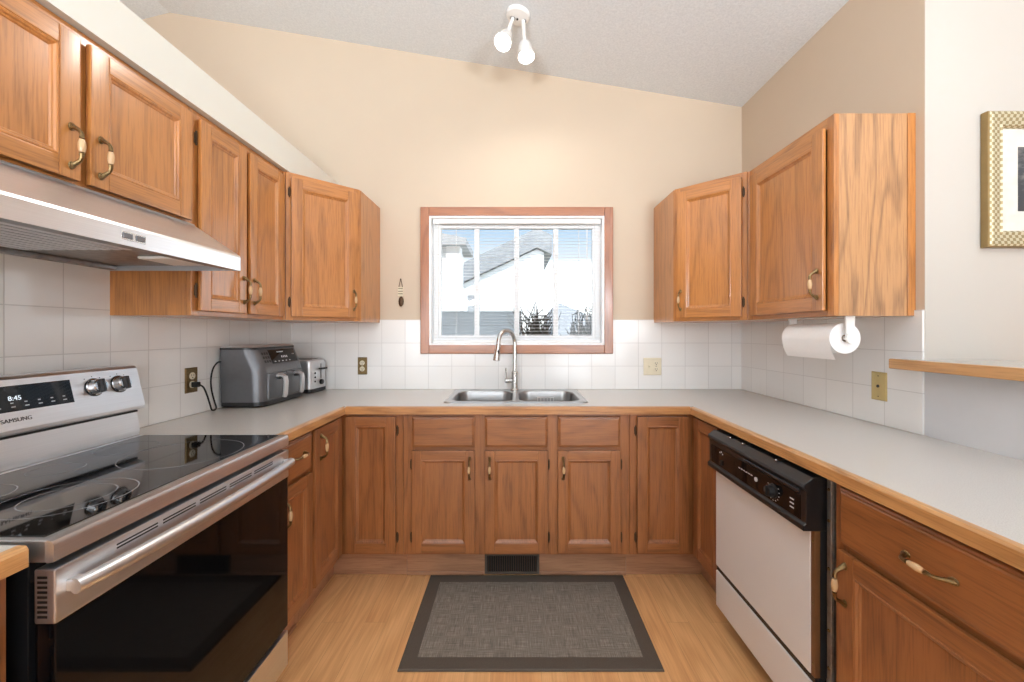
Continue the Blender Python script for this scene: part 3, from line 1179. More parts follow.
# ------------------------------------------------------------------ range
RY0, RY1 = .737, 1.4985
RXF = -.842
rg = thing('kitchen_range', 'stainless steel electric range with black glass top and oven door', 'range', (-1.16, (RY0 + RY1) / 2, 0))
O = rg.location
bd = MB()
bd.box(-1.470, -.892, RY0 + .003, RY1 - .003, .055, .868, 0, .003)
bd.box(-1.44, -.93, RY0 + .03, RY1 - .03, .012, .056, 0)
bd.box(-.893, -.882, RY0 + .006, RY1 - .006, .83, .866, 0)
bd.build('body', ['black'], rg, O)
for (x, y) in ((-1.42, RY0 + .05), (-1.42, RY1 - .05), (-.95, RY0 + .05), (-.95, RY1 - .05)):
    MB().cyl((x, y, .001), (x, y, .013), .018).build('foot', ['rubber'], rg, O)
ct = MB()
ct.box(-1.395, RXF - .012, RY0, RY1, .869, .9105, 0, .003)
ct.prism([(RXF - .013, .869), (RXF, .871), (RXF + .001, .900), (RXF - .003, .9085), (RXF - .013, .911)], 'y', RY0, RY1, 0)
cto = ct.build('cooktop_frame', ['steel_y'], rg, O)
gt = MB().box(-1.365, -.872, RY0 + .012, RY1 - .012, .9095, .9125, 0, .001, 1)
gl = gt.build('glass_top', ['blackgloss'], rg, O)


def ring(cx, cy, r0, r1, z):
    mb = MB()
    n = 64
    V = [(cx + r * math.cos(2 * math.pi * i / n), cy + r * math.sin(2 * math.pi * i / n), z) for r in (r0, r1) for i in range(n)]
    F = [[i, (i + 1) % n, n + (i + 1) % n, n + i] for i in range(n)]
    return mb.raw(V, F)


for cx, cy, rs in ((-1.035, 1.265, (.155,)), (-1.265, 1.32, (.080,)), (-1.265, 1.115, (.058,)), (-1.025, .93, (.118, .08)), (-1.265, .92, (.085,))):
    for q in rs:
        ring(cx, cy, q - .0022, q, .9127).build('burner_ring', ['ringprint'], gl, O, recalc=False)

bgd = MB()
bgd.prism([(-1.478, .912), (-1.392, .912), (-1.392, .935), (-1.402, .995), (-1.402, 1.004), (-1.372, 1.012), (-1.372, 1.022), (-1.404, 1.158), (-1.412, 1.166), (-1.478, 1.166)], 'y', RY0, RY1)
bgo = bgd.build('backguard', ['steel_y'], rg, O, ang=12)
MB().box(-1.403, -1.396, RY0 + .02, RY1 - .004, .9965, 1.003, 0).build('vent_slot', ['black'], bgo, O)
# panel frame of the slanted face: u along -y... (reading direction for the viewer runs toward +y), v up the slope
p0, p1 = Vector((-1.372, 0, 1.022)), Vector((-1.404, 0, 1.158))
vv = (p1 - p0).normalized()
nn = Vector((vv.z, 0, -vv.x))
YM = (RY0 + RY1) / 2


def panel(u, v, h=0.0):
    return p0 + vv * v + nn * h + Vector((0, u, 0))


def panel_mat(u, v, h=0.0):
    q = panel(u, v, h)
    m = Matrix.Identity(4)
    for i, col in enumerate((Vector((0, 1, 0)), vv, nn)):
        for k in range(3):
            m[k][i] = col[k]
    m[0][3], m[1][3], m[2][3] = q
    return m


dsp = MB()
d0, d1 = YM - .152, YM + .152
dsp.loft([[panel(d0, .050, .0002), panel(d1, .050, .0002), panel(d1, .122, .0002), panel(d0, .122, .0002)],
          [panel(d0 + .002, .052, .0018), panel(d1 - .002, .052, .0018), panel(d1 - .002, .120, .0018), panel(d0 + .002, .120, .0018)]], 0)
dso = dsp.build('display', ['blackgloss'], rg, O)
tx = MB().text('8:45', .018, panel_mat(YM + .005, .086, .0022), 0)
tx.build('digits', ['led'], dso, O, smooth=False, recalc=False)
tx = MB()
for k in range(9):
    uu = YM - .135 + k * .032
    for vv_, ww in ((.061, .010), (.072, .007)):
        q = [panel(uu, vv_, .0021), panel(uu + ww, vv_, .0021), panel(uu + ww, vv_ + .003, .0021), panel(uu, vv_ + .003, .0021)]
        tx.raw(q, [[0, 1, 2, 3]], 0)
tx.build('touch_marks', ['print'], dso, O, smooth=False, recalc=False)
MB().text('SAMSUNG', .0155, panel_mat(YM + .0, .026, .0006), 0).build('lettering', ['dprint'], bgo, O, smooth=False, recalc=False)
for uu in (YM - .30, YM - .215, YM + .218, YM + .302):
    kb = MB()
    c0 = panel(uu, .088, 0)
    kb.lathe([(.027, .0003), (.027, .004), (.0245, .006), (.023, .024), (.020, .027), (.0, .0275)], c0, nn, 24, 0)
    ko = kb.build('knob', ['chrome'], rg, O)
    gp = MB()
    m4 = panel_mat(uu, .088, .0)
    gp.box(-.0062, .0062, -.022, .022, .022, .037, 0, .0025)
    gp.xf(m4)
    gp.build('knob_grip', ['dial'], ko, O)
    sk_ = MB().lathe([(.030, .0003), (.030, .0025), (.027, .003)], c0, nn, 24, 0, (True, True)).build('knob_skirt', ['dial'], ko, O)
    dt = MB()
    for du, dv in ((-.024, .03), (.024, .03), (0, .036)):
        dt.xf(Matrix.Identity(4)).lathe([(.0016, .0002), (.0016, .0008)], panel(uu + du, .088 + dv, 0), nn, 10, 0)
    dt.build('dial_marks', ['dprint'], ko, O)

# oven door
od = MB()
DX0 = -.880
od.box(DX0, RXF + .002, RY0 + .001, RY1 - .001, .756, .857, 0, .004)
odo = od.build('oven_door', ['steel_y'], rg, O)
dgl = MB()
dgl.box(DX0, RXF, RY0 + .003, RY1 - .003, .208, .7555, 0, .003)
dgl.build('door_glass', ['ovenglass'], odo, O)
vn = MB()
for k in range(5):
    ya_ = RY0 + .115 + k * .112
    for zz in (.8335, .8405):
        vn.box(RXF - .002, RXF + .0024, ya_, ya_ + .098, zz, zz + .0035, 0)
vn.build('front_vent', ['black'], odo, O)
vn = MB()
for k in range(9):
    zz = .768 + k * .009
    vn.box(DX0 + .008, DX0 + .026, RY0 + .0004, RY0 + .004, zz, zz + .0045, 0)
vn.build('side_vent', ['black'], odo, O)
hd = MB()
pts, rr = [], []
n = 24
for i in range(n + 1):
    t = i / n
    y = RY0 + .018 + (RY1 - RY0 - .036) * t
    pts.append((RXF + .0195 + .020 * math.sin(math.pi * t) ** .6, y, .816))
    rr.append(.0145)
hd.tube(pts, rr, 14)
for yy in (RY0 + .030, RY1 - .030):
    hd.box(RXF + .0015, RXF + .030, yy - .012, yy + .012, .805, .827, 0, .003)
hd.build('handle', ['steel_y'], odo, O)
dr = MB()
dr.box(DX0, RXF, RY0 + .002, RY1 - .002, .062, .190, 0, .003)
dr.build('storage_drawer', ['steel_y'], rg, O)

# ------------------------------------------------------------------ range hood
HY0, HY1 = .724, 1.4815
hx_f = -1.008
hd_ = thing('range_hood', 'stainless steel under-cabinet range hood above the cooktop', 'hood', (-1.3, (HY0 + HY1) / 2, 1.512))
O = hd_.location
sh = MB()
t = .004
xw = XL + .0095
outer = [(xw, 1.684), (XFL + .012, 1.684), (XFL + .018, 1.676), (hx_f - .012, 1.574), (hx_f - .003, 1.568), (hx_f, 1.560), (hx_f, 1.514)]
inner = [(hx_f - t, 1.514), (hx_f - t, 1.556), (hx_f - .016, 1.566), (XFL, 1.668), (xw, 1.668)]
sh.prism(outer + inner, 'y', HY0, HY1)
prof = [(xw, 1.684), (XFL + .012, 1.684), (XFL + .018, 1.676), (hx_f - .012, 1.574), (hx_f - .003, 1.568), (hx_f, 1.560), (hx_f, 1.514), (xw, 1.514)]
sh.prism(prof, 'y', HY0 - .0015, HY0 + .0015)
sh.prism(prof, 'y', HY1 - .0015, HY1 + .0008)
sh.build('canopy', ['steel_y'], hd_, O, ang=14)
un = MB()
un.box(xw, hx_f - .005, HY0 + .002, HY1 - .002, 1.532, 1.536, 0)
un.box(hx_f - .05, hx_f - .005, HY0 + .002, HY1 - .002, 1.516, 1.532, 0, .003)
un.box(xw, xw + .03, HY0 + .002, HY1 - .002, 1.516, 1.532, 0, .003)
un.build('underside', ['galv'], hd_, O)
flt = MB()
flt.box(-1.40, -1.07, HY0 + .09, HY0 + .43, 1.524, 1.532, 0, .003)
for k in range(10):
    xx = -1.385 + k * .032
    flt.box(xx, xx + .02, HY0 + .105, HY0 + .415, 1.520, 1.5245, 0, .001, 1)
flt.build('grease_filter', ['steel_y'], hd_, O)
MB().box(-1.20, -1.09, HY1 - .20, HY1 - .06, 1.522, 1.532, 0, .004).build('lamp_cover', ['vinyl'], hd_, O)
sw = MB()
ysw = 1.068
V, k = [], 0
sw.box(hx_f - .0005, hx_f + .0012, ysw - .034, ysw + .034, 1.528, 1.550, 0, .0005, 1)
sw.build('switch_plate', ['nickel'], hd_, O)
s2 = MB()
for du in (-.018, .018):
    s2.box(hx_f + .0008, hx_f + .0035, ysw + du - .013, ysw + du + .013, 1.532, 1.546, 0, .001, 1)
s2.build('rocker_switch', ['grey_metal'], hd_, O)

# ------------------------------------------------------------------ dishwasher
DY0, DY1 = 1.198, 1.7965
dw = thing('dishwasher', 'built-in dishwasher with almond door and black control panel', 'dishwasher', (1.2, (DY0 + DY1) / 2, 0))
O = dw.location
MB().box(.925, 1.46, DY0 + .006, DY1 - .006, .10, .862, 0, .002).box(.99, 1.44, DY0 + .02, DY1 - .02, .002, .10, 0).build('tub', ['galv'], dw, O)
cp = MB()
cp.prism([(.921, .858), (.880, .858), (.852, .838), (.849, .828), (.858, .818), (.858, .722), (.850, .716), (.850, .700), (.921, .700)], 'y', DY0, DY1, 0, .0015, 1)
cpo = cp.build('control_panel', ['black'], dw, O, ang=20)
fc = MB()
fc.box(.8562, .8585, DY0 + .022, DY1 - .022, .726, .800, 0)
fc.build('fascia', ['ovenglass'], cpo, O)
lt = MB()
lt.box(.852, .860, DY0 + .025, DY1 - .28, .806, .815, 0, .002, 1)
lt.build('latch_slot', ['dial'], cpo, O)
kn = MB().lathe([(.024, 0), (.024, .004), (.019, .006), (.017, .022), (.0, .023)], (.8563, DY0 + .150, .762), (-1, 0, 0), 24)
kno = kn.build('dial', ['black'], cpo, O)
MB().box(.828, .838, DY0 + .147, DY0 + .153, .748, .778, 0, .001, 1).build('dial_pointer', ['dial'], kno, O)
mk = MB()
for k in range(11):
    a = R(-210 + k * 24)
    u, v = DY0 + .150 + .031 * math.cos(a), .762 + .031 * math.sin(a)
    mk.box(.8555, .8566, u - .0022, u + .0022, v - .0012, v + .0012, 0)
for k in range(6):
    mk.box(.8555, .8566, DY1 - .33 + k * .016, DY1 - .33 + k * .016 + .011, .768, .7715, 0)
for zz in (.745, .758, .771):
    mk.box(.8555, .8566, DY0 + .050, DY0 + .068, zz, zz + .004, 0)
for k, (u, v) in enumerate(((.100, .782), (.112, .787), (.122, .780))):
    mk.box(.8555, .8566, DY1 - u, DY1 - u + .007, v, v + .005, 0)
mk.build('panel_marks', ['print'], cpo, O)
MB().lathe([(.008, 0), (.008, .003), (.0, .0035)], (.8563, DY0 + .245, .765), (-1, 0, 0), 16).build('indicator_lens', ['print'], cpo, O)
MB().box(.848, .8565, DY1 - .115, DY1 - .100, .735, .755, 0, .002).build('push_button', ['dial'], cpo, O)
dd = MB().box(.884, .9235, DY0 + .020, DY1 - .004, .262, .6985, 0, .004)
ddo = dd.build('door', ['enamel'], dw, O)
ed = MB().box(.886, .903, DY0 + .003, DY0 + .0195, .262, .6985, 0, .002)
ed.build('edge_trim', ['copper_trim'], ddo, O)
MB().box(.9035, .924, DY0 + .004, DY0 + .0195, .262, .6985, 0).build('gap_strip', ['rubber'], ddo, O)  # black strip standing in for the dark gap behind the edge trim
sc = MB()
for zz in (.30, .48, .665):
    sc.lathe([(.004, 0), (.0035, .002), (0, .0025)], (.8865, DY0 + .011, zz), (-1, 0, 0), 10)
sc.build('screws', ['brass'], ddo, O)
MB().box(.884, .9235, DY0 + .006, DY1 - .004, .085, .240, 0, .004).build('lower_panel', ['enamel'], dw, O)
MB().box(.889, .9235, DY0 + .006, DY1 - .004, .2405, .2615, 0, .001, 1).build('trim_strip', ['dial'], dw, O)
MB().box(.955, .985, DY0 + .01, DY1 - .01, .004, .084, 0).build('kick_plate', ['black'], dw, O)
fl = MB()
fl.box(.930, .950, 1.1685, DY0 - .003, .10, .868, 0, .001, 1)
fl.box(.9165, .9295, 1.170, 1.1715, .12, .860, 0)
fl.box(.912, .931, 1.172, 1.189, .12, .862, 0, .001, 1)
flo = fl.build('mounting_strip', ['galv'], dw, O)
scr = MB()
for zz in (.16, .25, .31, .42, .60, .74, .83):
    scr.lathe([(.005, 0), (.004, .003), (0, .0035)], (.9120, 1.180, zz), (-1, 0, 0), 10)
scr.build('mounting_screws', ['brass'], flo, O)
brk = MB()
for yy in (DY0 + .16, DY0 + .36, DY0 + .45):
    brk.box(.870, .93, yy - .008, yy + .008, .8585, .8615, 0)
    brk.lathe([(.004, 0), (.003, .003), (0, .0035)], (.872, yy, .8605), (-1, 0, 0), 10)
brk.build('top_bracket', ['chrome'], dw, O)

# ------------------------------------------------------------------ air fryer, toaster
def super_rect(x0, x1, y0, y1, rad, z, n=5, back=None):
    """rounded rectangle; the two corners at x0 may be tighter"""
    rb = rad if back is None else back
    pts = []
    for cx, cy, r_, a0 in ((x1 - rad, y1 - rad, rad, 0), (x0 + rb, y1 - rb, rb, 90), (x0 + rb, y0 + rb, rb, 180), (x1 - rad, y0 + rad, rad, 270)):
        for i in range(n + 1):
            a = R(a0 + 90 * i / n)
            pts.append((cx + r_ * math.cos(a), cy + r_ * math.sin(a), z))
    return pts


AY0, AY1 = 2.012, 2.425
AXB, AXF = -1.476, -1.262
af = thing('air_fryer', 'grey two-basket air fryer plugged in on the left worktop', 'air fryer', ((AXB + AXF) / 2, (AY0 + AY1) / 2, CT))
O = af.location
z0 = CT + .001
MB().loft([super_rect(AXB + .01, AXF - .004, AY0 + .008, AY1 - .008, .05, z0 + .004, back=.014), super_rect(AXB + .004, AXF + .002, AY0 + .002, AY1 - .002, .055, z0 + .010, back=.014), super_rect(AXB + .004, AXF + .002, AY0 + .002, AY1 - .002, .055, z0 + .028, back=.014)], 0).build('base', ['black'], af, O)
for (x, y) in ((AXB + .05, AY0 + .06), (AXB + .05, AY1 - .06), (AXF - .04, AY0 + .06), (AXF - .04, AY1 - .06)):
    MB().cyl((x, y, z0), (x, y, z0 + .0045), .012).build('foot', ['rubber'], af, O)
sh = MB()
sh.loft([super_rect(AXB + .003, AXF, AY0, AY1, .055, z0 + .028, back=.014), super_rect(AXB, AXF - .002, AY0 - .002, AY1 + .002, .055, z0 + .17, back=.014), super_rect(AXB, AXF - .012, AY0 - .002, AY1 + .002, .055, z0 + .205, back=.014), super_rect(AXB, AXF - .048, AY0 - .002, AY1 + .002, .055, z0 + .290, back=.014)], 0)
sh.build('housing', ['grey_metal'], af, O, ang=40)
MB().loft([super_rect(AXB - .001, AXF - .046, AY0 - .003, AY1 + .003, .056, z0 + .2902, back=.014), super_rect(AXB - .001, AXF - .047, AY0 - .003, AY1 + .003, .056, z0 + .300, back=.014)], 0).build('top_band', ['black'], af, O)
MB().loft([super_rect(AXB - .001, AXF - .047, AY0 - .003, AY1 + .003, .056, z0 + .3002, back=.014), super_rect(AXB + .006, AXF - .054, AY0 + .004, AY1 - .004, .052, z0 + .309, back=.014)], 0).build('lid', ['satin'], af, O)
# slanted control face
q0, q1 = Vector((AXF - .012, 0, z0 + .205)), Vector((AXF - .048, 0, z0 + .290))
sv = (q1 - q0).normalized()
sn = Vector((sv.z, 0, -sv.x))


def fry(u, v, h):
    return q0 + sv * v + sn * h + Vector((0, u, 0))


cp = MB()
cu0, cu1 = AY0 + .115, AY1 - .055
cp.loft([[fry(cu0, .008, .0002), fry(cu1, .008, .0002), fry(cu1, .086, .0002), fry(cu0, .086, .0002)], [fry(cu0 + .002, .010, .002), fry(cu1 - .002, .010, .002), fry(cu1 - .002, .084, .002), fry(cu0 + .002, .084, .002)]], 0)
cpo = cp.build('control_panel', ['blackgloss'], af, O)
m_ = MB()
mm = Matrix.Identity(4)


def fry_bar(mb, u, v, w, h):
    mb.raw([fry(u, v, .0024), fry(u + w, v, .0024), fry(u + w, v + h, .0024), fry(u, v + h, .0024)], [[0, 1, 2, 3]], 0)


for k in range(4):
    fry_bar(m_, cu0 + .095 + k * .016, .036, .010, .012)
for k in range(5):
    fry_bar(m_, cu0 + .02 + k * .034, .016, .014, .005)
for k in range(2):
    fry_bar(m_, cu1 - .035 + k * .014, .05, .006, .006)
fry_bar(m_, cu0 + .07, .068, .06, .006)
m_.build('display_marks', ['print'], cpo, O, smooth=False, recalc=False)
ic = MB()
for k in range(3):
    for j in range(3):
        u, v = AY0 + .055 + k * .020, .016 + j * .022
        ic.loft([[fry(u, v, .0002), fry(u + .013, v, .0002), fry(u + .013, v + .014, .0002), fry(u, v + .014, .0002)], [fry(u, v, .001), fry(u + .013, v, .001), fry(u + .013, v + .014, .001), fry(u, v + .014, .001)]], 0)
ic.build('mode_icons', ['black'], af, O, smooth=False)
for (u0, u1) in ((AY0 + .045, (AY0 + AY1) / 2 - .004), ((AY0 + AY1) / 2 + .004, AY1 - .045)):
    bk = MB()
    bk.box(AXF - .012, AXF + .007, u0, u1, z0 + .034, z0 + .168, 0, .006, 3)
    bo = bk.build('basket', ['grey_metal'], af, O)
    um = (u0 + u1) / 2
    hb = MB()
    hb.tube([(AXF + .004, um, z0 + .150), (AXF + .030, um, z0 + .152), (AXF + .046, um, z0 + .142), (AXF + .050, um, z0 + .120), (AXF + .046, um, z0 + .052), (AXF + .042, um, z0 + .038)], [.010, .010, .010, .0105, .0105, .009], 10, 0, 1.5)
    hb.build('handle', ['satin'], bo, O)
    MB().box(AXF + .006, AXF + .028, um - .012, um + .012, z0 + .132, z0 + .140, 0, .002).build('handle_backing', ['black'], bo, O)

ts = thing('toaster', 'silver toaster in the counter corner behind the air fryer', 'toaster', (-1.345, 2.578, CT), R(-5))
z0 = .001
tx0, tx1, ty0, ty1 = -.115, .095, -.092, .092        # local: +x faces the room
MB().loft([super_rect(tx0 + .006, tx1 - .006, ty0 + .006, ty1 - .006, .02, z0 + .003), super_rect(tx0, tx1, ty0, ty1, .02, z0 + .008), super_rect(tx0, tx1, ty0, ty1, .02, z0 + .026)], 0).build('base', ['black'], ts)
MB().loft([super_rect(tx0 + .002, tx1 - .001, ty0 + .002, ty1 - .002, .022, z0 + .0262), super_rect(tx0 + .002, tx1 - .001, ty0 + .002, ty1 - .002, .022, z0 + .18), super_rect(tx0 + .008, tx1 - .008, ty0 + .008, ty1 - .008, .022, z0 + .200), super_rect(tx0 + .025, tx1 - .025, ty0 + .025, ty1 - .025, .015, z0 + .207)], 0).build('shell', ['satin'], ts, ang=40)
for y in (-.045, .02):
    MB().box(tx0 + .035, tx1 - .035, y, y + .026, z0 + .2055, z0 + .2085, 0).build('bread_slot', ['black'], ts)
MB().box(tx1 - .0015, tx1 + .0008, ty0 + .112, ty0 + .118, z0 + .085, z0 + .178, 0).build('lever_slot', ['black'], ts)
MB().box(tx1 + .0005, tx1 + .024, ty0 + .085, ty0 + .150, z0 + .142, z0 + .152, 0, .003).build('lever', ['black'], ts)
MB().lathe([(.017, 0), (.015, .012), (.0, .0125)], (tx1 - .0005, ty0 + .115, z0 + .062), (1, 0, 0), 18).build('browning_knob', ['black'], ts)
mk = MB()
for k in range(3):
    mk.lathe([(.006, 0), (.006, .003), (0, .0035)], (tx1 - .0005, ty0 + .050, z0 + .070 + k * .026), (1, 0, 0), 12)
mk.build('push_buttons', ['dial'], ts)


# ------------------------------------------------------------------ outlets
def outlet(label, loc, rz, w=.070, h=.114, mat='brass', style='duplex', plug=False):
    """local frame: plate in x/z facing -y"""
    r = thing('wall_outlet', label, 'outlet', loc, rz)
    p = MB()
    p.loft([[(-w / 2, 0, -h / 2), (w / 2, 0, -h / 2), (w / 2, 0, h / 2), (-w / 2, 0, h / 2)], [(-w / 2, -.002, -h / 2), (w / 2, -.002, -h / 2), (w / 2, -.002, h / 2), (-w / 2, -.002, h / 2)],
            [(-w / 2 + .004, -.0055, -h / 2 + .004), (w / 2 - .004, -.0055, -h / 2 + .004), (w / 2 - .004, -.0055, h / 2 - .004), (-w / 2 + .004, -.0055, h / 2 - .004)]], 0)
    p.build('plate', [mat], r)
    cols_ = [0] if w < .09 else [-.023, .023]
    for ci, cx in enumerate(cols_):
        if style == 'duplex' and not (ci == 0 and len(cols_) == 2):
            for s in (-1, 1):
                q = MB()
                q.lathe([(.0165, 0), (.0165, .002), (.0155, .003), (0, .003)], (cx, -.0052, s * .0195), (0, -1, 0), 20, 0)
                q.box(cx - .0075, cx - .0052, -.0086, -.008, s * .0195 - .001, s * .0195 + .008, 1)
                q.box(cx + .0052, cx + .0075, -.0086, -.008, s * .0195 - .001, s * .0195 + .008, 1)
                q.lathe([(.003, 0), (.003, .0005)], (cx, -.0081, s * .0195 - .008), (0, -1, 0), 10, 1)
                q.build('receptacle', ['ivory', 'black'], r)
        elif style == 'duplex':
            q = MB().box(cx - .005, cx + .005, -.0075, -.005, -.012, .012, 0, .001, 1)
            q.prism([(-.0075, -.004), (-.016, .006), (-.014, .009), (-.0075, .006)], 'x', cx - .0035, cx + .0035, 0)
            q.build('toggle_switch', ['ivory'], r)
        else:
            MB().lathe([(.006, 0), (.006, .003), (.0035, .003), (.003, .001)], (0, -.0052, 0), (0, -1, 0), 14).build('jack', ['black'], r)
    sc = MB()
    for cx in cols_:
        for zz in ((0,) if style == 'duplex' else (-.042, .042)):
            sc.lathe([(.0028, 0), (.0022, .001), (0, .0012)], (cx, -.0053, zz), (0, -1, 0), 10)
    sc.build('screws', ['bronze'], r)
    return r


EPS = .0085
outlet('brass double outlet on the left wall with the black cord plugged in', (XL + EPS, 1.852, 1.070), R(90), mat='brass')
outlet('small brass double outlet on the back wall left of the window', (-1.016, YB - EPS, 1.066), 0, .062, .114, 'brass')
outlet('ivory wide switch and outlet plate on the back wall right of the sink', (.903, YB - EPS, 1.062), 0, .118, .114, 'ivory')
outlet('brass wall plate with single black jack below the paper towel', (XR - EPS, 1.662, 1.068), R(-90), .070, .116, 'cream_brass', 'jack')

pc = thing('power_cord', 'black power cord from the left wall outlet to the air fryer', 'cord', (XL + .03, 1.9, CT))
O = pc.location
pl = MB()
px, py, pz = XL + EPS + .0092, 1.852, 1.050
pl.box(px, px + .028, py - .012, py + .012, pz - .012, pz + .012, 0, .004)
pl.build('plug', ['rubber'], pc, O)
cw = MB()
ctrl = [(px + .026, py, pz), (px + .040, py + .010, pz - .014), (px + .042, py + .030, pz - .055), (px + .036, py + .055, CT + .040), (px + .030, py + .075, CT + .010), (px + .022, py + .105, CT + .0045),
        (px + .012, py + .128, CT + .012), (px + .002, py + .128, CT + .045), (px + .001, py + .112, CT + .10), (px + .001, py + .108, CT + .15), (px + .002, py + .120, CT + .20), (px + .006, py + .142, CT + .228), (px + .012, py + .159, CT + .232)]


def smooth_path(P, k=5):
    P = [Vector(p) for p in P]
    out = []
    for i in range(len(P) - 1):
        a, b, c, d = P[max(i - 1, 0)], P[i], P[i + 1], P[min(i + 2, len(P) - 1)]
        for j in range(k):
            t = j / k
            out.append(0.5 * ((2 * b) + (c - a) * t + (2 * a - 5 * b + 4 * c - d) * t * t + (3 * b - a - 3 * c + d) * t ** 3))
    out.append(P[-1])
    return out


cw.tube(smooth_path(ctrl), .0036, 8)
cw.build('cable', ['rubber'], pc, O)

# ------------------------------------------------------------------ paper towel
pt = thing('paper_towel_holder', 'white under-cabinet paper towel holder below the right end wall cabinet', 'holder', (1.275, 1.71, UB))
O = pt.location
cx, cz = 1.275, 1.266
for yy, s in ((1.553, -1), (1.862, 1)):
    ab = MB()
    ya_, yb_2 = (yy - .010, yy) if s < 0 else (yy, yy + .010)
    ab.prism([(cx - .019, UB - .0003), (cx + .019, UB - .0003), (cx + .017, UB - .03), (cx + .014, cz - .006), (cx + .008, cz - .015), (cx - .008, cz - .015), (cx - .014, cz - .006), (cx - .017, UB - .03)], 'y', ya_, yb_2, 0, .002, 2)
    ao = ab.build('arm', ['white'], pt, O)
    MB().lathe([(.021, 0), (.020, .006), (.0, .007)], (cx, yy - .010 if s < 0 else yy + .010, cz), (0, s, 0), 18).build('hub_cap', ['white'], ao, O)
MB().box(cx - .02, cx + .02, 1.56, 1.862, UB - .004, UB - .0004, 0, .001, 1).build('back_bar', ['white'], pt, O)
MB().cyl((cx, 1.555, cz), (cx, 1.860, cz), .008).build('rod', ['white'], pt, O)
pr = thing('paper_towel_roll', 'white paper towel roll with loose sheet hanging under the right cabinet', 'paper towel', (cx, 1.71, cz))
O = pr.location
rw = .060
rl = MB()
prof = [(.0135, 1.569), (rw, 1.569), (rw, 1.850), (.0135, 1.850)]
n = 48
rings = [[(cx + r * math.cos(2 * math.pi * k / n), y, cz + r * math.sin(2 * math.pi * k / n)) for k in range(n)] for r, y in prof + [prof[0]]]
rl.loft(rings, 0, (False, False))
rl.build('roll', ['paper'], pr, O)
tb = MB()
prof = [(.012, 1.5685), (.0133, 1.5685), (.0133, 1.8505), (.012, 1.8505), (.012, 1.5685)]
tb.loft([[(cx + r * math.cos(2 * math.pi * k / n), y, cz + r * math.sin(2 * math.pi * k / n)) for k in range(n)] for r, y in prof], 0, (False, False))
tb.build('core', ['card'], pr, O)
st = MB()
path = []
for k in range(9):
    a = R(120 + 10 * k)
    path.append((cx + (rw + .0008) * math.cos(a), cz + (rw + .0008) * math.sin(a)))
path += [(cx - .057, cz - .028), (cx - .052, cz - .050), (cx - .044, cz - .068), (cx - .036, cz - .084)]
th = [(x + .0005, z) for x, z in path]
rings = []
for x, z in path:
    rings.append([(x, 1.570, z), (x, 1.849, z), (x - .0006, 1.849, z), (x - .0006, 1.570, z)])
st.loft(rings, 0)
st.build('loose_sheet', ['paper'], pr, O)

# ------------------------------------------------------------------ ledge, picture, ornament
lg = thing('bar_ledge', 'oak-edged bar ledge on the half wall beside the right worktop', 'ledge', (1.55, .8, 1.151))
O = lg.location
lt_ = MB()
lt_.prism([(1.452, 1.555), (1.499, 1.555), (1.499, 1.484), (1.78, 1.484), (1.78, -.2), (1.452, -.2)], 'z', 1.1515, 1.187)
lt_.build('top', ['counter'], lg, O, smooth=False)
MB().box(1.430, 1.4515, -.2, 1.556, 1.150, 1.188, 0, .004).build('oak_nosing', ['edge_y'], lg, O)

pf = thing('framed_picture', 'gilt-framed grey print with cream mount on the pale right-hand wall', 'picture', (2.0, 1.485, 1.84))
O = pf.location
fx0, fx1, fz0, fz1 = 1.703, 2.29, 1.597, 2.088
yy0, yy1 = 1.458, 1.4845


def fr_rect(i, y):
    return [(fx0 + i, y, fz0 + i), (fx1 - i, y, fz0 + i), (fx1 - i, y, fz1 - i), (fx0 + i, y, fz1 - i)]


fm = MB()
fm.loft([fr_rect(0, yy1), fr_rect(0, yy0 + .004), fr_rect(.003, yy0)], 1, (False, False))
fm.loft([fr_rect(.003, yy0), fr_rect(.012, yy0 - .003), fr_rect(.046, yy0 + .004), fr_rect(.052, yy0 + .002)], 0, (False, False))
fm.loft([fr_rect(.052, yy0 + .002), fr_rect(.0595, yy0 + .010), fr_rect(.0595, yy0 + .016)], 0, (False, False))
fm.build('frame', ['gilt', 'gilt_edge'], pf, O, recalc=False, ang=20)
MB().box(fx0 + .058, fx1 - .058, yy0 + .015, yy0 + .019, fz0 + .058, fz1 - .058).build('mount', ['matboard'], pf, O)
MB().box(fx0 + .122, fx1 - .122, yy0 + .0142, yy0 + .0149, fz0 + .132, fz1 - .125).build('print', ['print_art'], pf, O)
MB().box(fx0 + .002, fx1 - .002, yy1 - .002, yy1, fz0 + .002, fz1 - .002).build('backing', ['card'], pf, O)

orn = thing('wall_ornament', 'tiny hanging ornament with wire loop on the wall left of the window', 'ornament', (-.764, YB - .004, 1.64))
O = orn.location
ox, oy = -.764, YB - .006
w_ = MB()
w_.tube([(ox - .012, oy, 1.588), (ox - .001, oy, 1.640), (ox + .001, oy, 1.640), (ox + .012, oy, 1.588)], .0022, 6)
w_.lathe([(.003, 0), (.005, .003), (.0, .005)], (ox, oy + .003, 1.640), (0, -1, 0), 10)
w_.build('wire_loop', ['bronze'], orn, O)
MB().box(ox - .019, ox + .017, oy - .002, oy + .002, 1.527, 1.588, 0, .0015, 1).build('plate', ['ivory'], orn, O)
ln = MB()
for zz in (1.575, 1.558, 1.541):
    ln.box(ox - .016, ox + .014, oy - .0028, oy - .0018, zz, zz + .004)
ln.build('plate_lines', ['bronze'], orn, O)
MB().ball((ox + .003, oy - .002, 1.492), .022, 0, (.8, .3, 1.6)).build('weight', ['bronze'], orn, O)

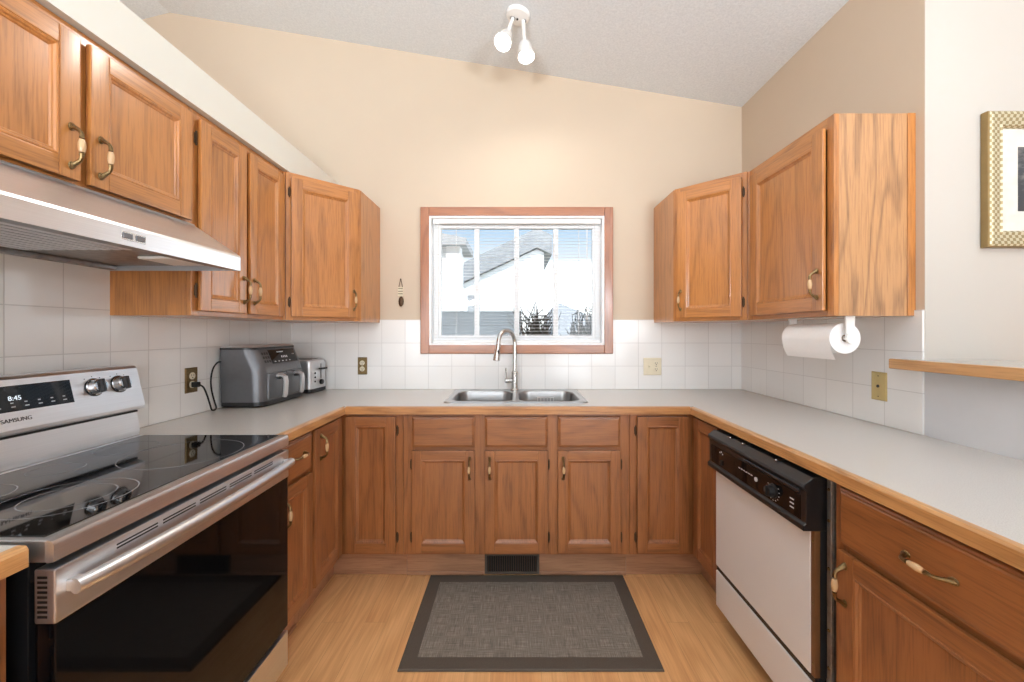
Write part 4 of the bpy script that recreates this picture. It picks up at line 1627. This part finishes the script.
# ------------------------------------------------------------------ ceiling spotlight
LX, LY = .012, 2.215
LZ = zc(LX)
sl_ = math.atan(.165)
lf = thing('ceiling_spotlight', 'white two-headed spotlight on the sloped ceiling, both bulbs lit', 'ceiling light', (LX, LY, LZ))
O = lf.location
nrm = Vector((-math.sin(sl_), 0, -math.cos(sl_)))
MB().lathe([(.066, .0004), (.066, .012), (.060, .020), (.030, .027), (.0, .028)], (LX, LY, LZ), nrm, 32).build('canopy', ['white'], lf, O)
MB().lathe([(.006, 0), (.005, .006), (0, .008)], Vector((LX, LY, LZ)) + nrm * .027, nrm, 12).build('centre_nut', ['dial'], lf, O)


def spot(b, c, aim):
    """b: where the stem leaves the canopy; c: bulb face centre; aim: where the head points"""
    b, c, aim = Vector(b), Vector(c), Vector(aim).normalized()
    back = c - aim * .088
    hb = MB()
    hb.lathe([(.0, -.012), (.020, -.010), (.031, .0), (.037, .020), (.044, .055), (.0495, .084), (.0495, .088), (.046, .089), (.044, .080)], back, aim, 28, 0, (True, False))
    ho = hb.build('lamp_head', ['white'], lf, O)
    MB().lathe([(.0155, .004), (.0155, .006), (.0, .0065)], b, nrm, 16).build('swivel_socket', ['galv'], ho, O)
    am = MB()
    am.tube(smooth_path([b, b + nrm * .012, b.lerp(back, .6) + nrm * .004, back + aim * .002]), .011, 12)
    am.build('stem', ['white'], ho, O)
    MB().lathe([(.0435, -.010), (.043, -.004), (.032, .003), (.0, .006)], c, aim, 24).build('bulb', ['bulb'], ho, O)
    q = aim.to_track_quat('-Z', 'Y').to_euler()
    light('spotlight_beam', 'SPOT', c + aim * .014, q, 15, (1.0, .95, .88), spot_size=R(172), spot_blend=.9, shadow_soft_size=.035)


spot((LX - .030, LY, LZ - .02), (-.073, 2.21, 2.870), (-.25, -.50, -.83))
spot((LX + .030, LY + .01, LZ - .025), (.058, 2.28, 2.838), (.10, -.22, -.97))

# ------------------------------------------------------------------ floor things
rug = thing('kitchen_mat', 'grey-brown woven kitchen mat with dark border in front of the sink', 'mat', (.055, 1.845, 0))
O = rug.location
rx0, rx1, ry0, ry1 = -.450, .563, 1.536, 2.138
bw_ = .062
bb = MB()
pf_ = [[(rx0 + i, ry0 + i, z), (rx1 - i, ry0 + i, z), (rx1 - i, ry1 - i, z), (rx0 + i, ry1 - i, z)] for i, z in ((0, .001), (0, .006), (.004, .009), (.058, .009), (bw_, .0075))]
bb.loft(pf_, 0, (True, False))
bb.build('border', ['mat_border'], rug, O)
MB().loft([[(rx0 + bw_ - .002, ry0 + bw_ - .002, .0072), (rx1 - bw_ + .002, ry0 + bw_ - .002, .0072), (rx1 - bw_ + .002, ry1 - bw_ + .002, .0072), (rx0 + bw_ - .002, ry1 - bw_ + .002, .0072)],
           [(rx0 + bw_, ry0 + bw_, .0085), (rx1 - bw_, ry0 + bw_, .0085), (rx1 - bw_, ry1 - bw_, .0085), (rx0 + bw_, ry1 - bw_, .0085)]], 0).build('woven_field', ['weave'], rug, O)

vr = thing('toe_kick_register', 'brown heating register in the toe kick under the sink cabinet', 'vent', (-.02, 2.15, 0))
O = vr.location
vx0, vx1, vy = -.166, .124, 2.1548
vf = MB()
vf.box(vx0, vx1, vy - .008, vy, .102, .113, 0, .002, 1)
vf.box(vx0, vx1, vy - .008, vy, .006, .018, 0, .002, 1)
vf.box(vx0, vx0 + .014, vy - .008, vy, .018, .102, 0, .002, 1)
vf.box(vx1 - .014, vx1, vy - .008, vy, .018, .102, 0, .002, 1)
vf.build('frame', ['mat_border'], vr, O)
MB().box(vx0 + .012, vx1 - .012, vy - .0012, vy, .016, .104).build('duct_back', ['rubber'], vr, O)
vl = MB()
nb = 22
for k in range(nb):
    x = vx0 + .020 + k * (vx1 - vx0 - .040) / (nb - 1)
    vl.prism([(x - .0015, vy - .007), (x + .0015, vy - .007), (x + .0035, vy - .002), (x + .0005, vy - .002)], 'z', .018, .102)
vl.build('grille', ['bronze'], vr, O)

# ------------------------------------------------------------------ outside the window
struct('lawn', MB().box(-14, 16, YB + .2, 40, -.75, -.6), 'lawn', 'dry lawn outside the window', 'lawn')


def gable_house(name, label, x0, x1, y0, y1, zb, ze, xr, pitch, over, side_over, th, group=None):
    h = thing(name, label, 'house', ((x0 + x1) / 2, y0, -.6), group=group)
    O = h.location
    zr = ze + (xr - x0) * pitch
    zl = ze
    zrr = zr - (x1 - xr) * pitch
    MB().prism([(x0, zb), (x1, zb), (x1, zrr - .02), (xr, zr - .02), (x0, zl - .02)], 'y', y0, y1).build('walls', ['siding'], h, O, smooth=False)
    a0 = x0 - side_over
    a1 = x1 + side_over
    rf = MB()
    rf.prism([(a0, zl - side_over * pitch), (xr, zr), (xr, zr + th), (a0, zl - side_over * pitch + th)], 'y', y0 - over, y1 + over, 0)
    rf.prism([(xr, zr), (a1, zrr - side_over * pitch), (a1, zrr - side_over * pitch + th), (xr, zr + th)], 'y', y0 - over, y1 + over, 0)
    rf.build('roof', ['shingle'], h, O, smooth=False)
    return h


h1 = gable_house('neighbour_house', 'white-sided house with grey gable roof outside the middle window panes', -6.5, .62, 9.0, 13.5, -.6, -.12, .46, .47, .12, .17, .42)
MB().box(-1.02, -.86, 8.985, 9.0, 1.40, 2.05).box(-1.08, -.80, 8.99, 8.999, 1.34, 2.11).build('window', ['shingle'], h1, h1.location, smooth=False)
h2 = thing('neighbour_house', 'white-sided house corner with downpipe outside the left window pane', 'house', (-2, 4.7, -.6))
O = h2.location
MB().box(-4, -.70, 4.8, 5.4, -.6, 2.30).build('walls', ['siding'], h2, O, smooth=False)
MB().box(-.82, -.66, 4.76, 4.96, -.6, 2.30).build('corner_board', ['vinyl'], h2, O, smooth=False)
MB().prism([(-4.3, 2.30), (-.58, 2.30), (-.58, 2.38), (-1.0, 2.46), (-4.3, 2.46)], 'y', 4.68, 5.5).build('roof', ['fascia'], h2, O, smooth=False)
MB().tube([(-.93, 4.74, 2.28), (-.93, 4.74, -.5)], .035, 8).build('downpipe', ['vinyl'], h2, O)
h3 = thing('distant_house', 'distant hip-roofed grey house beyond the bushes in the right window pane', 'house', (2.5, 15, -.6))
O = h3.location
MB().box(.75, 4.6, 15.2, 19, -.6, 1.02).build('walls', ['siding'], h3, O, smooth=False)
MB().raw([(.55, 15, 1.02), (4.8, 15, 1.02), (4.8, 19.2, 1.02), (.55, 19.2, 1.02), (1.66, 17, 2.52), (1.9, 17.2, 2.52)], [[0, 1, 5, 4], [1, 2, 5], [2, 3, 4, 5], [3, 0, 4], [0, 3, 2, 1]]).build('roof', ['shingle'], h3, O, smooth=False)
fc_ = thing('garden_fence', 'blue-grey board fence across the lower left of the window view', 'fence', (0, 4.45, -.6))
O = fc_.location
MB().box(-1.6, .06, 4.44, 4.47, -.55, 1.49).build('boards', ['fence'], fc_, O, smooth=False)
MB().box(-1.6, .06, 4.42, 4.49, 1.49, 1.52).build('cap_rail', ['fence'], fc_, O, smooth=False)
for x in (-1.5, -.75, .01):
    MB().box(x - .045, x + .045, 4.471, 4.56, -.6, 1.49).build('post', ['fence'], fc_, O, smooth=False)


def bush(label, cx, cy, zt, wd_):
    b = MB()
    rnd = random.Random(int(cx * 100) + 5)
    for k in range(90):
        a = rnd.uniform(0, 2 * math.pi)
        sp_ = rnd.uniform(.1, 1.1) * wd_
        tip = Vector((cx + sp_ * math.cos(a), cy + sp_ * math.sin(a) * .5, zt - rnd.uniform(0, .5)))
        base = Vector((cx + rnd.uniform(-.06, .06), cy + rnd.uniform(-.05, .05), -.6))
        mid = base.lerp(tip, .55) + Vector((rnd.uniform(-.08, .08), rnd.uniform(-.05, .05), 0))
        b.tube([base, mid, tip], [.012, .009, .004], 5)
        for j in range(6):
            t = rnd.uniform(.45, 1)
            s0 = mid.lerp(tip, t)
            e0 = s0 + Vector((rnd.uniform(-.12, .12), rnd.uniform(-.1, .1), rnd.uniform(0, .22)))
            b.tube([s0, e0], [.006, .003], 4)
    o = b.build('garden_bush', ['twig'], None, (cx, cy, -.6))
    o.location = (cx, cy, -.6)
    tag(o, label, 'bush', 'bare bushes by the fence')


bush('bare twiggy bush outside, just right of the middle window bar', .20, 4.05, 1.50, .20)
bush('bare twiggy bush outside below the distant roof', .74, 4.05, 1.52, .20)
